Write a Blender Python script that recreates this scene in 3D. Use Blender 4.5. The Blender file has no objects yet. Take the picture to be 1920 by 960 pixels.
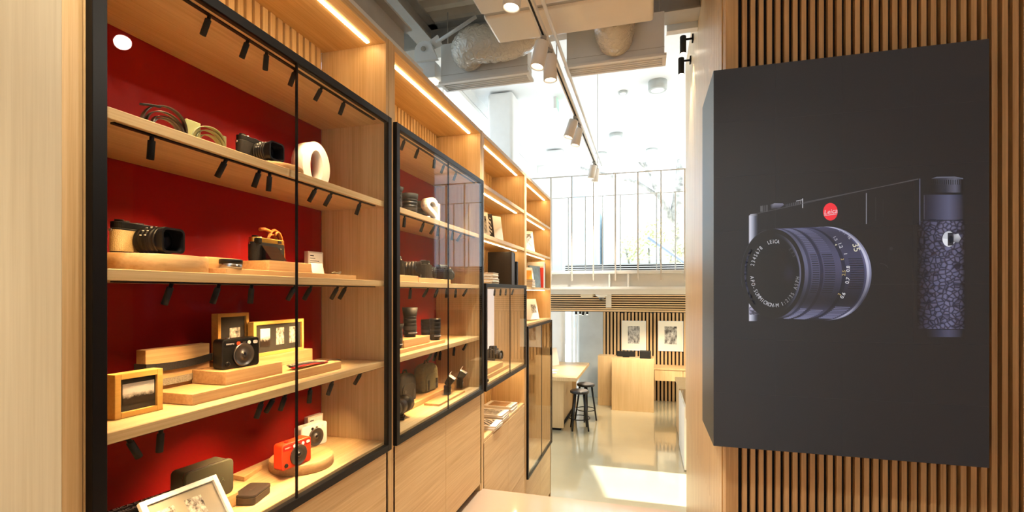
import bpy, math, random
from mathutils import Matrix, Vector
random.seed(7)
SC = bpy.context.scene
COL = SC.collection
# ---------------------------------------------------------------- camera
CAM = Vector((0.0, 0.0, 2.49))
TH = math.atan(253 / 900.0)
S_, C_ = math.sin(TH), math.cos(TH)
FPX, HX, HY = 900.0, 960.0, 548.0
cd = bpy.data.cameras.new('camera'); cam = bpy.data.objects.new('camera', cd); COL.objects.link(cam)
cam.location = CAM; cam.rotation_euler = (math.pi / 2, 0, TH)
cd.sensor_width = 36; cd.lens = FPX / 1920 * 36; cd.shift_y = (HY - 480) / 1920.0; cd.clip_start = 0.02
SC.camera = cam
# ---------------------------------------------------------------- view, sky, sun
SC.view_settings.view_transform = 'Standard'; SC.view_settings.look = 'None'
SC.view_settings.exposure = 0.22; SC.view_settings.gamma = 1.0; SC.view_settings.use_curve_mapping = False
cy = SC.cycles
cy.use_denoising = True; cy.max_bounces = 8; cy.diffuse_bounces = 4; cy.glossy_bounces = 4
cy.transparent_max_bounces = 16; cy.transmission_bounces = 6; cy.sample_clamp_indirect = 6
cy.caustics_reflective = False; cy.caustics_refractive = False
W = bpy.data.worlds.new('World'); SC.world = W; W.use_nodes = True
bg = W.node_tree.nodes['Background']; bg.inputs[0].default_value = (0.80, 0.91, 1.0, 1); bg.inputs[1].default_value = 2.3
sd = bpy.data.lights.new('sun', 'SUN'); sd.energy = 14.0; sd.angle = 0.009; sd.color = (1.0, 0.95, 0.86)
so = bpy.data.objects.new('sun', sd); COL.objects.link(so)
so.rotation_euler = Vector((-1, 0, -0.9)).to_track_quat('-Z', 'Y').to_euler()
SPOT_W, SPOT_COL = 5.4, (1.0, 0.62, 0.29)
TRACK_W, TRACK_COL = 105.0, (1.0, 0.88, 0.70)
LED_STRENGTH = 30.0

# ---------------------------------------------------------------- picture rays -> places on real planes
def ray(px, py):
    u, v = (px - HX) / FPX, (HY - py) / FPX
    return Vector((-S_ + C_ * u, C_ + S_ * u, v))
def on_x(px, py, X):
    d = ray(px, py); t = X / d.x; return CAM + d * t
def on_y(px, py, Y):
    d = ray(px, py); t = Y / d.y; return CAM + d * t
def on_z(px, py, Z):
    d = ray(px, py); t = (Z - CAM.z) / d.z; return CAM + d * t
def yx(px, X): return on_x(px, HY, X).y
def xy(px, Y): return on_y(px, HY, Y).x

# ---------------------------------------------------------------- materials
MATS = {}
def lin(r, g, b):
    f = lambda c: (c / 255 / 12.92) if c / 255 <= 0.04045 else ((c / 255 + 0.055) / 1.055) ** 2.4
    return (f(r), f(g), f(b))
def mat(name, col=(0.8, 0.8, 0.8), rough=0.5, metal=0.0, spec=0.5, coat=0.0, emit=None, es=0.0, noise=0.0, nscale=40.0, bump=0.0):
    if name in MATS: return MATS[name]
    m = bpy.data.materials.new(name); m.use_nodes = True; nt = m.node_tree; p = nt.nodes['Principled BSDF']
    p.inputs['Base Color'].default_value = (*col, 1); p.inputs['Roughness'].default_value = rough
    p.inputs['Metallic'].default_value = metal; p.inputs['Specular IOR Level'].default_value = spec
    p.inputs['Coat Weight'].default_value = coat; p.inputs['Coat Roughness'].default_value = 0.05
    if emit: p.inputs['Emission Color'].default_value = (*emit, 1); p.inputs['Emission Strength'].default_value = es
    if noise or bump:
        tc = nt.nodes.new('ShaderNodeTexCoord'); n = nt.nodes.new('ShaderNodeTexNoise'); n.inputs['Scale'].default_value = nscale
        n.inputs['Detail'].default_value = 4; nt.links.new(tc.outputs['Object'], n.inputs['Vector'])
        if noise:
            r = nt.nodes.new('ShaderNodeValToRGB'); e = r.color_ramp.elements
            e[0].color = (*[c * (1 - noise) for c in col], 1); e[1].color = (*[min(1, c * (1 + noise)) for c in col], 1)
            e[0].position = 0.3; e[1].position = 0.7
            nt.links.new(n.outputs['Fac'], r.inputs[0]); nt.links.new(r.outputs[0], p.inputs['Base Color'])
        if bump:
            b = nt.nodes.new('ShaderNodeBump'); b.inputs['Strength'].default_value = bump; b.inputs['Distance'].default_value = 0.002
            nt.links.new(n.outputs['Fac'], b.inputs['Height']); nt.links.new(b.outputs[0], p.inputs['Normal'])
    MATS[name] = m; return m
def wood(name, a, b, axis, rough=0.42, fine=150.0, grooves=0.0):
    m = bpy.data.materials.new(name); m.use_nodes = True; nt = m.node_tree; p = nt.nodes['Principled BSDF']; L = nt.links.new
    p.inputs['Roughness'].default_value = rough; p.inputs['Specular IOR Level'].default_value = 0.35
    tc = nt.nodes.new('ShaderNodeTexCoord'); mp = nt.nodes.new('ShaderNodeMapping')
    sc = [fine, fine, fine]; sc['xyz'.index(axis)] = fine * 0.018
    mp.inputs['Scale'].default_value = sc; L(tc.outputs['Object'], mp.inputs['Vector'])
    n = nt.nodes.new('ShaderNodeTexNoise'); n.inputs['Scale'].default_value = 1.0; n.inputs['Detail'].default_value = 3; n.inputs['Roughness'].default_value = 0.65
    L(mp.outputs[0], n.inputs['Vector'])
    mp2 = nt.nodes.new('ShaderNodeMapping'); s2 = [14, 14, 14]; s2['xyz'.index(axis)] = 0.9
    mp2.inputs['Scale'].default_value = s2; L(tc.outputs['Object'], mp2.inputs['Vector'])
    n2 = nt.nodes.new('ShaderNodeTexNoise'); n2.inputs['Scale'].default_value = 1.0; n2.inputs['Detail'].default_value = 2; n2.inputs['Distortion'].default_value = 0.6
    L(mp2.outputs[0], n2.inputs['Vector'])
    mx = nt.nodes.new('ShaderNodeMath'); mx.operation = 'MULTIPLY_ADD'; mx.inputs[1].default_value = 0.6
    mh = nt.nodes.new('ShaderNodeMath'); mh.operation = 'MULTIPLY'; mh.inputs[1].default_value = 0.4
    L(n2.outputs['Fac'], mh.inputs[0]); L(n.outputs['Fac'], mx.inputs[0]); L(mh.outputs[0], mx.inputs[2])
    r = nt.nodes.new('ShaderNodeValToRGB'); e = r.color_ramp.elements
    e[0].position = 0.34; e[0].color = (*a, 1); e[1].position = 0.64; e[1].color = (*b, 1)
    L(mx.outputs[0], r.inputs[0]); L(r.outputs[0], p.inputs['Base Color'])
    bu = nt.nodes.new('ShaderNodeBump'); bu.inputs['Strength'].default_value = 0.12; bu.inputs['Distance'].default_value = 0.001
    L(n.outputs['Fac'], bu.inputs['Height']); L(bu.outputs[0], p.inputs['Normal'])
    MATS[name] = m; return m
OA, OB = lin(202, 165, 112), lin(228, 198, 148)
OAKZ = wood('oak_vertical_grain', OA, OB, 'z'); OAKY = wood('oak_long_grain', OA, OB, 'y'); OAKX = wood('oak_cross_grain', OA, OB, 'x')
BLK = wood('oak_block', lin(196, 150, 96), lin(222, 182, 128), 'y', 0.5, 110)
PALE = wood('pale_oak_panel', lin(196, 182, 150), lin(212, 200, 170), 'z', 0.4, 120)
SLATW = wood('slat_oak', lin(192, 152, 104), lin(222, 184, 134), 'z', 0.5, 130)
FRAMEW = wood('frame_maple', lin(210, 160, 78), lin(228, 184, 104), 'y', 0.4, 90)
RED = mat('red_lacquer', (0.30, 0.0004, 0.0008), 0.55, spec=0.25, noise=0.05, nscale=3)
BLACK = mat('black_metal', (0.005, 0.005, 0.006), 0.42, spec=0.22)
BLACKM = mat('black_matt', (0.009, 0.009, 0.009), 0.7, spec=0.25)
BODY = mat('camera_black', (0.006, 0.006, 0.006), 0.40, spec=0.3, noise=0.2, nscale=200)
LEATHER = mat('black_leather', (0.010, 0.010, 0.010), 0.6, spec=0.3, noise=0.4, nscale=500, bump=0.6)
CREAM = mat('cream_leather', lin(222, 196, 140), 0.6, noise=0.08, nscale=350, bump=0.7)
BRASS = mat('brass', lin(212, 165, 80), 0.28, 0.9)
STEEL = mat('brushed_steel', (0.62, 0.61, 0.6), 0.25, 1.0)
LENSG = mat('lens_glass', (0.004, 0.005, 0.012), 0.03, spec=0.9, coat=1.0)
GREYR = mat('dark_grey_ring', (0.035, 0.034, 0.032), 0.4)
WHITEP = mat('white_paint', (0.82, 0.82, 0.80), 0.45, noise=0.02, nscale=8)
WHITEC = mat('white_plaster_ceiling', (0.86, 0.87, 0.87), 0.7, noise=0.015, nscale=5)
WHITEL = mat('white_lacquer', (0.86, 0.84, 0.80), 0.4)
TICK = mat('white_marking', (0.85, 0.85, 0.82), 0.5)
GREYW = mat('grey_wall_plaster', lin(184, 188, 186), 0.7, noise=0.06, nscale=4)
GREYB = mat('grey_steel_paint', lin(178, 172, 162), 0.55, noise=0.04, nscale=10)
DECK = mat('corrugated_deck', lin(226, 212, 190), 0.5, noise=0.1, nscale=6)
EPOXY = mat('polished_epoxy_floor', lin(192, 184, 156), 0.12, spec=0.6, coat=1.0, noise=0.03, nscale=2)
LANDM = mat('landing_gloss_floor', lin(196, 172, 150), 0.12, spec=0.5, coat=0.8, noise=0.02, nscale=2)
DUCTW = mat('duct_board', lin(232, 220, 200), 0.35, coat=0.5, noise=0.02, nscale=6)
CONC = mat('pale_concrete', (0.75, 0.75, 0.74), 0.8, noise=0.06, nscale=3)
OLIVE = mat('olive_tin', lin(84, 82, 66), 0.38, metal=0.35, noise=0.05, nscale=30)
DTIN = mat('dark_tin', lin(70, 62, 56), 0.35, metal=0.4, noise=0.05, nscale=30)
ORANGE = mat('orange_red_plastic', lin(226, 62, 26), 0.35)
CAMW = mat('white_camera_plastic', lin(238, 232, 220), 0.35)
BAND = mat('dark_red_band', lin(170, 22, 14), 0.35)
TAN = mat('tan_leather', lin(196, 112, 40), 0.5, noise=0.12, nscale=60)
STRAPB = mat('black_strap_weave', (0.015, 0.014, 0.013), 0.7, noise=0.4, nscale=300, bump=0.5)
STRAPG = mat('grey_strap_weave', lin(150, 140, 122), 0.7, noise=0.3, nscale=300, bump=0.6)
STRAPO = mat('olive_strap', lin(150, 146, 96), 0.55, noise=0.1, nscale=80)
STRAPR = mat('red_strap', lin(180, 20, 20), 0.6, noise=0.15, nscale=200)
BAGO = mat('olive_canvas', lin(104, 100, 70), 0.75, noise=0.15, nscale=60, bump=0.4)
MATB = mat('dark_mount_board', lin(44, 42, 36), 0.8)
CREAMB = mat('cream_mount_board', lin(240, 230, 208), 0.7)
PAPER = mat('paper_white', lin(244, 240, 232), 0.6)
PAGES = mat('page_edges', lin(236, 226, 206), 0.7, noise=0.06, nscale=200)
INK = mat('ink', (0.01, 0.01, 0.01), 0.6)
ACRYL = mat('white_acrylic_card', lin(222, 214, 202), 0.25, coat=0.5)
VOIDM = mat('slat_shadow_backing', (0.004, 0.003, 0.003), 0.9)  # matt black backing behind the slats
LEDM = mat('warm_led', (1, .9, .7), 0.5, emit=(1.0, 0.70, 0.36), es=LED_STRENGTH)
LAMPM = mat('lamp_lens', (1, .95, .85), 0.4, emit=(1.0, 0.86, 0.66), es=12.0)
GREENM = mat('exit_green', lin(150, 215, 170), 0.4, emit=lin(140, 230, 170), es=0.5)
def glass(name, tint=(1, 1, 1), f0=0.04, rough=0.0):
    m = bpy.data.materials.new(name); m.use_nodes = True; nt = m.node_tree; nt.nodes.clear(); L = nt.links.new
    o = nt.nodes.new('ShaderNodeOutputMaterial'); mix = nt.nodes.new('ShaderNodeMixShader'); t = nt.nodes.new('ShaderNodeBsdfTransparent')
    g = nt.nodes.new('ShaderNodeBsdfGlossy'); g.inputs['Roughness'].default_value = rough
    t.inputs[0].default_value = (*tint, 1); lw = nt.nodes.new('ShaderNodeLayerWeight'); lw.inputs['Blend'].default_value = 0.5
    pw = nt.nodes.new('ShaderNodeMath'); pw.operation = 'POWER'; pw.inputs[1].default_value = 5
    ma = nt.nodes.new('ShaderNodeMath'); ma.operation = 'MULTIPLY_ADD'; ma.inputs[1].default_value = 0.48 - f0; ma.inputs[2].default_value = f0
    L(lw.outputs['Facing'], pw.inputs[0]); L(pw.outputs[0], ma.inputs[0])
    L(ma.outputs[0], mix.inputs[0]); L(t.outputs[0], mix.inputs[1]); L(g.outputs[0], mix.inputs[2]); L(mix.outputs[0], o.inputs[0])
    MATS[name] = m; return m
GLASS = glass('clear_glass', (0.99, 0.995, 0.99), 0.011); WINGL = glass('window_glass', (0.97, 0.99, 1.0), 0.03)
def plastic_film():
    m = bpy.data.materials.new('crinkled_plastic_film'); m.use_nodes = True; nt = m.node_tree; L = nt.links.new; p = nt.nodes['Principled BSDF']
    p.inputs['Base Color'].default_value = (*lin(226, 218, 202), 1); p.inputs['Roughness'].default_value = 0.12
    p.inputs['Coat Weight'].default_value = 1.0; p.inputs['Transmission Weight'].default_value = 0.15
    tc = nt.nodes.new('ShaderNodeTexCoord'); n = nt.nodes.new('ShaderNodeTexNoise'); n.inputs['Scale'].default_value = 14; n.inputs['Detail'].default_value = 3; n.inputs['Distortion'].default_value = 2.0
    b = nt.nodes.new('ShaderNodeBump'); b.inputs['Strength'].default_value = 0.7; b.inputs['Distance'].default_value = 0.03
    L(tc.outputs['Object'], n.inputs['Vector']); L(n.outputs['Fac'], b.inputs['Height']); L(b.outputs[0], p.inputs['Normal']); L(b.outputs[0], p.inputs['Coat Normal'])
    return m
FILM = plastic_film()
def photo(name, kind, seed):
    """a black-and-white print: noise patches, or a horizon under a pale sky"""
    m = bpy.data.materials.new(name); m.use_nodes = True; nt = m.node_tree; L = nt.links.new; p = nt.nodes['Principled BSDF']; p.inputs['Roughness'].default_value = 0.4
    tc = nt.nodes.new('ShaderNodeTexCoord'); mp = nt.nodes.new('ShaderNodeMapping'); L(tc.outputs['Generated'], mp.inputs['Vector'])
    mp.inputs['Location'].default_value = (seed, seed * 1.7, seed * 0.3)
    n = nt.nodes.new('ShaderNodeTexNoise'); n.inputs['Scale'].default_value = 3.6; n.inputs['Detail'].default_value = 9; n.inputs['Roughness'].default_value = 0.7
    L(mp.outputs[0], n.inputs['Vector']); fac = n.outputs['Fac']
    if kind == 'horizon':
        sp = nt.nodes.new('ShaderNodeSeparateXYZ'); L(tc.outputs['Generated'], sp.inputs[0])
        a = nt.nodes.new('ShaderNodeMath'); a.operation = 'MULTIPLY_ADD'; a.inputs[1].default_value = 1.6; a.inputs[2].default_value = -0.66
        L(sp.outputs['Z'], a.inputs[0]); c = nt.nodes.new('ShaderNodeMath'); c.operation = 'ADD'; L(a.outputs[0], c.inputs[0]); L(fac, c.inputs[1]); fac = c.outputs[0]
    if kind == 'wave':
        w = nt.nodes.new('ShaderNodeTexWave'); w.wave_type = 'BANDS'; w.bands_direction = 'DIAGONAL'; w.inputs['Scale'].default_value = 2.2; w.inputs['Distortion'].default_value = 6; w.inputs['Detail'].default_value = 4
        L(mp.outputs[0], w.inputs['Vector']); fac = w.outputs['Fac']
    r = nt.nodes.new('ShaderNodeValToRGB'); e = r.color_ramp.elements
    e[0].position = 0.36; e[0].color = (0.02, 0.014, 0.01, 1); e[1].position = 0.68; e[1].color = (0.8, 0.76, 0.68, 1)
    L(fac, r.inputs[0]); L(r.outputs[0], p.inputs['Base Color'])
    MATS[name] = m; return m

# ---------------------------------------------------------------- mesh builder
class MB:
    def __init__(s, M=None): s.v = []; s.f = []; s.sm = []; s.mi = []; s.M = M or Matrix(); s.cur = 0
    def pt(s, p): s.v.append(tuple(s.M @ Vector(p))); return len(s.v) - 1
    def face(s, idx, smooth=False): s.f.append(list(idx)); s.sm.append(smooth); s.mi.append(s.cur)
    def box(s, x0, x1, y0, y1, z0, z1):
        x0, x1 = min(x0, x1), max(x0, x1); y0, y1 = min(y0, y1), max(y0, y1); z0, z1 = min(z0, z1), max(z0, z1)
        i = [s.pt(p) for p in ((x0, y0, z0), (x1, y0, z0), (x1, y1, z0), (x0, y1, z0), (x0, y0, z1), (x1, y0, z1), (x1, y1, z1), (x0, y1, z1))]
        for q in ((3, 2, 1, 0), (4, 5, 6, 7), (0, 1, 5, 4), (1, 2, 6, 5), (2, 3, 7, 6), (3, 0, 4, 7)): s.face([i[k] for k in q])
        return s
    def lathe(s, prof, o=(0, 0, 0), d=(0, 0, 1), n=28, cap0=True, cap1=True):
        """prof: list of (radius, distance along d)"""
        d = Vector(d).normalized(); q = d.to_track_quat('Z', 'Y'); o = Vector(o); rings = []
        for r, h in prof:
            rings.append([s.pt(o + q @ Vector((r * math.cos(2 * math.pi * k / n), r * math.sin(2 * math.pi * k / n), h))) for k in range(n)])
        for a, b, (r0, h0), (r1, h1) in zip(rings, rings[1:], prof, prof[1:]):
            for k in range(n): s.face((a[k], a[(k + 1) % n], b[(k + 1) % n], b[k]), True)
        if cap0: s.face(rings[0][::-1])
        if cap1: s.face(rings[-1])
        return s
    def cyl(s, p0, p1, r0, r1=None, n=20):
        p0, p1 = Vector(p0), Vector(p1); return s.lathe([(r0, 0), (r0 if r1 is None else r1, (p1 - p0).length)], p0, p1 - p0, n)
    def tube(s, pts, r, n=10, flat=None, closed=False):
        pts = [Vector(p) for p in pts]; rings = []; N = len(pts)
        for i, p in enumerate(pts):
            a, b = pts[max(0, i - 1)], pts[min(N - 1, i + 1)]
            if closed: a, b = pts[i - 1], pts[(i + 1) % N]
            t = (b - a).normalized(); up = Vector((0, 0, 1)) if abs(t.z) < 0.95 else Vector((1, 0, 0))
            if flat is not None: up = Vector(flat[1])
            x = t.cross(up).normalized(); y = x.cross(t).normalized()
            rx, ry = (r, r) if flat is None else (r, flat[0])
            rings.append([s.pt(p + x * rx * math.cos(2 * math.pi * k / n) + y * ry * math.sin(2 * math.pi * k / n)) for k in range(n)])
        prs = list(zip(rings, rings[1:])) + ([(rings[-1], rings[0])] if closed else [])
        for a, b in prs:
            for k in range(n): s.face((a[k], a[(k + 1) % n], b[(k + 1) % n], b[k]), True)
        if not closed: s.face(rings[0][::-1]); s.face(rings[-1])
        return s
    def prism(s, poly, fn0, fn1, smooth=False):
        a = [s.pt(fn0(p)) for p in poly]; b = [s.pt(fn1(p)) for p in poly]; n = len(poly)
        s.face(a[::-1]); s.face(b)
        for k in range(n): s.face((a[k], a[(k + 1) % n], b[(k + 1) % n], b[k]), smooth)
        return s
    def build(s, name, mats, parent=None, off=(0, 0, 0), bevel=0.0, seg=2, sub=0):
        off = Vector(off)
        me = bpy.data.meshes.new(name); me.from_pydata([tuple(Vector(p) - off) for p in s.v], [], s.f)
        mats = mats if isinstance(mats, (list, tuple)) else [mats]
        for m in mats: me.materials.append(m)
        me.polygons.foreach_set('use_smooth', s.sm); me.polygons.foreach_set('material_index', s.mi)
        me.validate(); me.update()
        import bmesh
        bm = bmesh.new(); bm.from_mesh(me); bmesh.ops.recalc_face_normals(bm, faces=bm.faces); bm.to_mesh(me); bm.free()
        o = bpy.data.objects.new(name, me); COL.objects.link(o)
        if parent is not None: o.parent = parent
        else: o.location = off
        if bevel:
            b = o.modifiers.new('bevel', 'BEVEL'); b.width = bevel; b.segments = seg; b.limit_method = 'ANGLE'; b.angle_limit = 0.7
        if sub:
            b = o.modifiers.new('sub', 'SUBSURF'); b.levels = sub; b.render_levels = sub
        return o
def tag(o, label, cat, group=None):
    o['label'] = label; o['category'] = cat
    if group: o['group'] = group
    return o
def struct(o): o['kind'] = 'structure'; return o
def thing(name, label, cat, loc=(0, 0, 0), rz=0.0, group=None):
    o = bpy.data.objects.new(name, None); COL.objects.link(o); o.empty_display_size = 0.05
    o.location = loc; o.rotation_euler = (0, 0, math.radians(rz)); return tag(o, label, cat, group)
def B(x0, x1, y0, y1, z0, z1): return MB().box(x0, x1, y0, y1, z0, z1)
def copy_thing(root, loc, rz, label, group=None):
    r = root.copy(); COL.objects.link(r); r.location = loc; r.rotation_euler = (0, 0, math.radians(rz)); r['label'] = label
    if group: r['group'] = group
    for ch in list(root.children):
        c = ch.copy(); COL.objects.link(c); c.parent = r
        for g in ch.children:
            d = g.copy(); COL.objects.link(d); d.parent = c
    return r
def text_mesh(txt, size, extrude=0.0, shear=0.0, align='CENTER'):
    cu = bpy.data.curves.new('lettering', 'FONT'); cu.body = txt; cu.size = size; cu.extrude = extrude; cu.shear = shear; cu.align_x = align; cu.align_y = 'CENTER'; cu.resolution_u = 3
    o = bpy.data.objects.new('lettering', cu); COL.objects.link(o)
    dg = bpy.context.evaluated_depsgraph_get(); me = bpy.data.meshes.new_from_object(o.evaluated_get(dg))
    bpy.data.objects.remove(o); bpy.data.curves.remove(cu); return me
def lettering(txt, size, m, parent, loc, ex, ey, extrude=0.0004, name='lettering', shear=0.0):
    """text whose reading direction is ex and whose up is ey (local axes of the parent)"""
    me = text_mesh(txt, size, extrude, shear); me.name = name; me.materials.clear(); me.materials.append(m)
    ex, ey = Vector(ex).normalized(), Vector(ey).normalized(); ez = ex.cross(ey)
    M = Matrix((ex, ey, ez)).transposed().to_4x4(); M.translation = Vector(loc); me.transform(M)
    o = bpy.data.objects.new(name, me); COL.objects.link(o); o.parent = parent; return o
def ordn(i): return ['first', 'second', 'third', 'fourth', 'fifth', 'sixth', 'seventh', 'eighth', 'ninth', 'tenth'][i]

# ================================================================ THE SETTING
Ys, PX, PYE = 2.90, 0.4216, 5.65       # slat wall plane, panel plane, far end of the panel
LAND, YL = 1.09, 3.245                  # landing height and edge
struct(B(-3.2, 4.2, 2.9, 11.9, -0.12, 0).build('floor', EPOXY))
l = B(-1.6, PX, -3.1, YL, 0.0, LAND); l.box(PX, 2.3, -3.1, Ys - 0.04, 0.0, LAND)
struct(l.build('floor', LANDM, bevel=0.006))
st = MB()
for k in range(5): st.box(-1.09, PX, YL + 0.005 + 0.27 * k, YL + 0.005 + 0.27 * (k + 1), 0.0, LAND - 0.1817 * (k + 1))
struct(st.build('floor', LANDM))
# --- left: wall behind the cabinets, high left wall with its windows
struct(B(-1.62, -1.56, -3.1, 5.78, 0, 3.60).build('wall_left', WHITEP))
struct(B(-2.75, -2.62, -3.1, 1.04, 0, 5.3).build('wall_left', WHITEP)); struct(B(-2.75, -2.62, 1.04, 3.6, 0, 4.0).build('wall_left', WHITEP))
struct(B(-2.62, -1.62, 2.6, 7.05, 2.50, 2.78).build('floor', WHITEP))
struct(B(-2.75, -2.62, 7.05, 11.9, 2.45, 2.85).build('wall_left', WHITEP))
w = MB(); w.box(-2.75, -2.62, 5.78, 11.9, 0, 0.25); w.box(-2.75, -2.62, 3.6, 5.9, 0, 4.0); w.box(-2.75, -2.62, 1.04, 11.9, 5.46, 5.75)
struct(w.build('wall_left', WHITEP))
gb = MB()  # glass blocks extended toward the camera, added length daylights the deck
for i in range(9):
    for j in range(29): gb.box(-2.70, -2.66, 1.06 + j * 0.16, 1.06 + j * 0.16 + 0.147, 4.02 + i * 0.16, 4.02 + i * 0.16 + 0.147)
wn = struct(gb.build('window_1', glass('glass_block', (0.9, 0.95, 0.97), 0.06, 0.2)))
gm = MB()
for i in range(10): gm.box(-2.72, -2.64, 1.05, 5.72, 4.007 + i * 0.16, 4.02 + i * 0.16)
for j in range(30): gm.box(-2.715, -2.645, 1.047 + j * 0.16, 1.06 + j * 0.16, 4.02, 5.45)
gm.build('grout', GREYB, wn)
def glazing(name, plane, a, c0, c1, z0, z1, vs, hs=(), bar=0.05, fm=None, depth=0.06):
    """framed window in the plane x=a or y=a, bars at vs (along the wall) and hs (heights)"""
    fm = fm or WHITEL
    f = MB()
    def q(m, u0, u1, w0, w1, d):
        if plane == 'x': m.box(a - d, a + d, u0, u1, w0, w1)
        else: m.box(u0, u1, a - d, a + d, w0, w1)
    for u in (c0, c1 - bar): q(f, u, u + bar, z0, z1, depth)
    for z in (z0, z1 - bar): q(f, c0 + bar, c1 - bar, z, z + bar, depth)
    for u in vs: q(f, u - bar / 2, u + bar / 2, z0 + bar, z1 - bar, depth * 0.9)
    for z in hs: q(f, c0 + bar, c1 - bar, z - bar / 2, z + bar / 2, depth * 0.8)
    o = struct(f.build(name, fm)); g = MB(); q(g, c0 + bar, c1 - bar, z0 + bar, z1 - bar, 0.006); g.build('window_pane', WINGL, o); return o
glazing('window_2', 'x', -2.68, 5.9, 11.75, 2.85, 5.45, (8.4, 10.1), (), 0.06)
glazing('window_3', 'x', -2.68, 7.4, 11.5, 0.25, 2.45, (9.3,), (), 0.05)
# --- columns
struct(B(-2.40, -1.99, 7.12, 7.55, 2.81, 5.6).build('trim_1', WHITEP, bevel=0.05, seg=4))
struct(B(-2.16, -1.76, 10.3, 10.72, 0, 5.6).build('trim_2', WHITEP, bevel=0.05, seg=4))
# --- mezzanine: slab, edge beam with stiffeners, lower ceiling
struct(B(-2.62, 3.2, 7.10, 11.6, 2.56, 2.81).build('floor', WHITEP))
eb = MB(); eb.box(-2.62, 3.2, 7.0, 7.12, 2.755, 2.795); eb.box(-2.62, 3.2, 7.09, 7.11, 2.57, 2.76); eb.box(-2.62, 3.2, 7.0, 7.12, 2.53, 2.57)
for px in (1143, 1178):
    x = xy(px, 7.05); eb.box(x - 0.012, x + 0.012, 7.005, 7.10, 2.565, 2.76)
eb.box(-2.62, 3.2, 7.06, 7.4, 2.46, 2.53)
struct(eb.build('trim_3', WHITEP, bevel=0.004))
struct(B(-2.62, 3.2, 7.42, 11.6, 2.19, 2.25).build('ceiling', WHITEP))
fs = MB(); fs.box(-1.76, 3.2, 7.39, 7.42, 2.19, 2.47)
fa = struct(fs.build('trim_4', VOIDM))
sl = MB()
for k in range(8): sl.box(-1.76, 3.2, 7.35, 7.395, 2.20 + k * 0.0335, 2.20 + k * 0.0335 + (0.0165 if k else 0.024))
sl.build('slat_cladding', wood('slat_oak_long', lin(228, 198, 156), lin(240, 214, 176), 'x'), fa)
struct(B(-2.62, -1.76, 7.36, 7.42, 2.19, 2.47).build('trim_5', WHITEP))
# --- back wall: slats below, window above
struct(B(-1.0, 3.3, 11.55, 11.7, 0, 2.6).build('wall_back', VOIDM))
bs = MB(); x = -0.99
while x < 2.2: bs.box(x, x + 0.046, 11.505, 11.552, 0.0, 2.19); x += 0.0815
bs.build('slat_cladding', SLATW, bpy.data.objects['wall_back'])
struct(B(-1.56, -1.0, 11.5, 11.7, 0, 2.6).build('wall_back', GREYW))
struct(B(-2.75, 3.3, 11.6, 11.75, 2.2, 3.0).build('wall_back', WHITEP))
hb = B(-2.62, 3.2, 11.56, 11.6, 2.81, 3.16)
hv = struct(hb.build('trim_6', VOIDM)); hs = MB()
for k in range(7): hs.box(-2.0, 3.2, 11.52, 11.565, 2.83 + k * 0.05, 2.83 + k * 0.05 + 0.024)
hs.build('slat_cladding', WHITEL, hv)
glazing('window_4', 'y', 11.66, -2.62, 3.25, 3.0, 5.62, (xy(1152, 11.66),), (), 0.05)
glazing('window_5', 'y', 11.62, -2.62, -1.56, 0.0, 2.45, (xy(1073, 11.6), xy(1080, 11.6), xy(1086, 11.6)), (), 0.05)
# --- right: panel block with slatted front, storefront beyond
PANW = wood('panel_oak', lin(200, 164, 116), lin(226, 196, 150), 'z', 0.35, 110)
wr = struct(B(PX, 3.3, Ys, PYE, 0, 5.05).build('wall_right', PANW))
rv = MB()
y = Ys + 0.10
while y < PYE - 0.05:
    rv.box(PX - 0.006, PX + 0.004, y, y + 0.105, LAND, 5.04); y += 0.108
rv.build('vertical_boards', PANW, wr, bevel=0.0015)
rs = MB(); rs.box(PX + 0.055, 2.6, Ys - 0.004, Ys, LAND, 5.04); rs.build('slat_backing', VOIDM, wr)
rs = MB(); rs.box(PX - 0.004, PX + 0.06, Ys - 0.035, Ys + 0.02, LAND, 5.04)
x = PX + 0.0805
while x < 2.5: rs.box(x, x + 0.0235, Ys - 0.035, Ys - 0.003, LAND, 5.04); x += 0.0409
rs.build('slat_cladding', SLATW, wr, bevel=0.001, seg=1)
w = MB(); w.box(3.2, 3.35, PYE, 5.88, 0, 5.75); w.box(3.2, 3.35, 5.88, 11.7, 0, 0.2); w.box(3.2, 3.35, 7.0, 11.7, 2.3, 2.85); w.box(3.2, 3.35, 5.88, 11.7, 5.4, 5.75); w.box(3.2, 3.35, 7.0, 7.12, 0, 5.5)
struct(w.build('wall_right', WHITEP))
TIMB = wood('mullion_timber', lin(150, 110, 70), lin(176, 134, 90), 'z')
glazing('window_6', 'x', 3.26, 5.88, 7.0, 0.2, 5.4, (), (), 0.035, TIMB)
glazing('window_7', 'x', 3.26, 7.12, 11.6, 2.85, 5.4, (8.3, 9.4, 10.5), (4.4,), 0.05, TIMB)
glazing('window_8', 'x', 3.26, 7.12, 11.6, 0.2, 2.3, (8.3, 9.4, 10.5), (), 0.05, TIMB)
struct(B(2.3, 2.45, -3.1, Ys, 0, 5.05).build('wall_right', SLATW))
w = MB(); w.box(-2.75, 0.5, -3.25, -3.1, 0, 5.05); w.box(2.0, 2.45, -3.25, -3.1, 0, 5.05); w.box(0.5, 2.0, -3.25, -3.1, 4.9, 5.05); w.box(0.5, 2.0, -3.25, -3.1, 0, LAND); struct(w.build('wall_front', WHITEP))
glazing('window_9', 'y', -3.17, 0.5, 2.0, LAND, 4.9, (1.25,), (3.2,), 0.06, TIMB)  # unseen window added behind the camera for daylight fill
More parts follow.
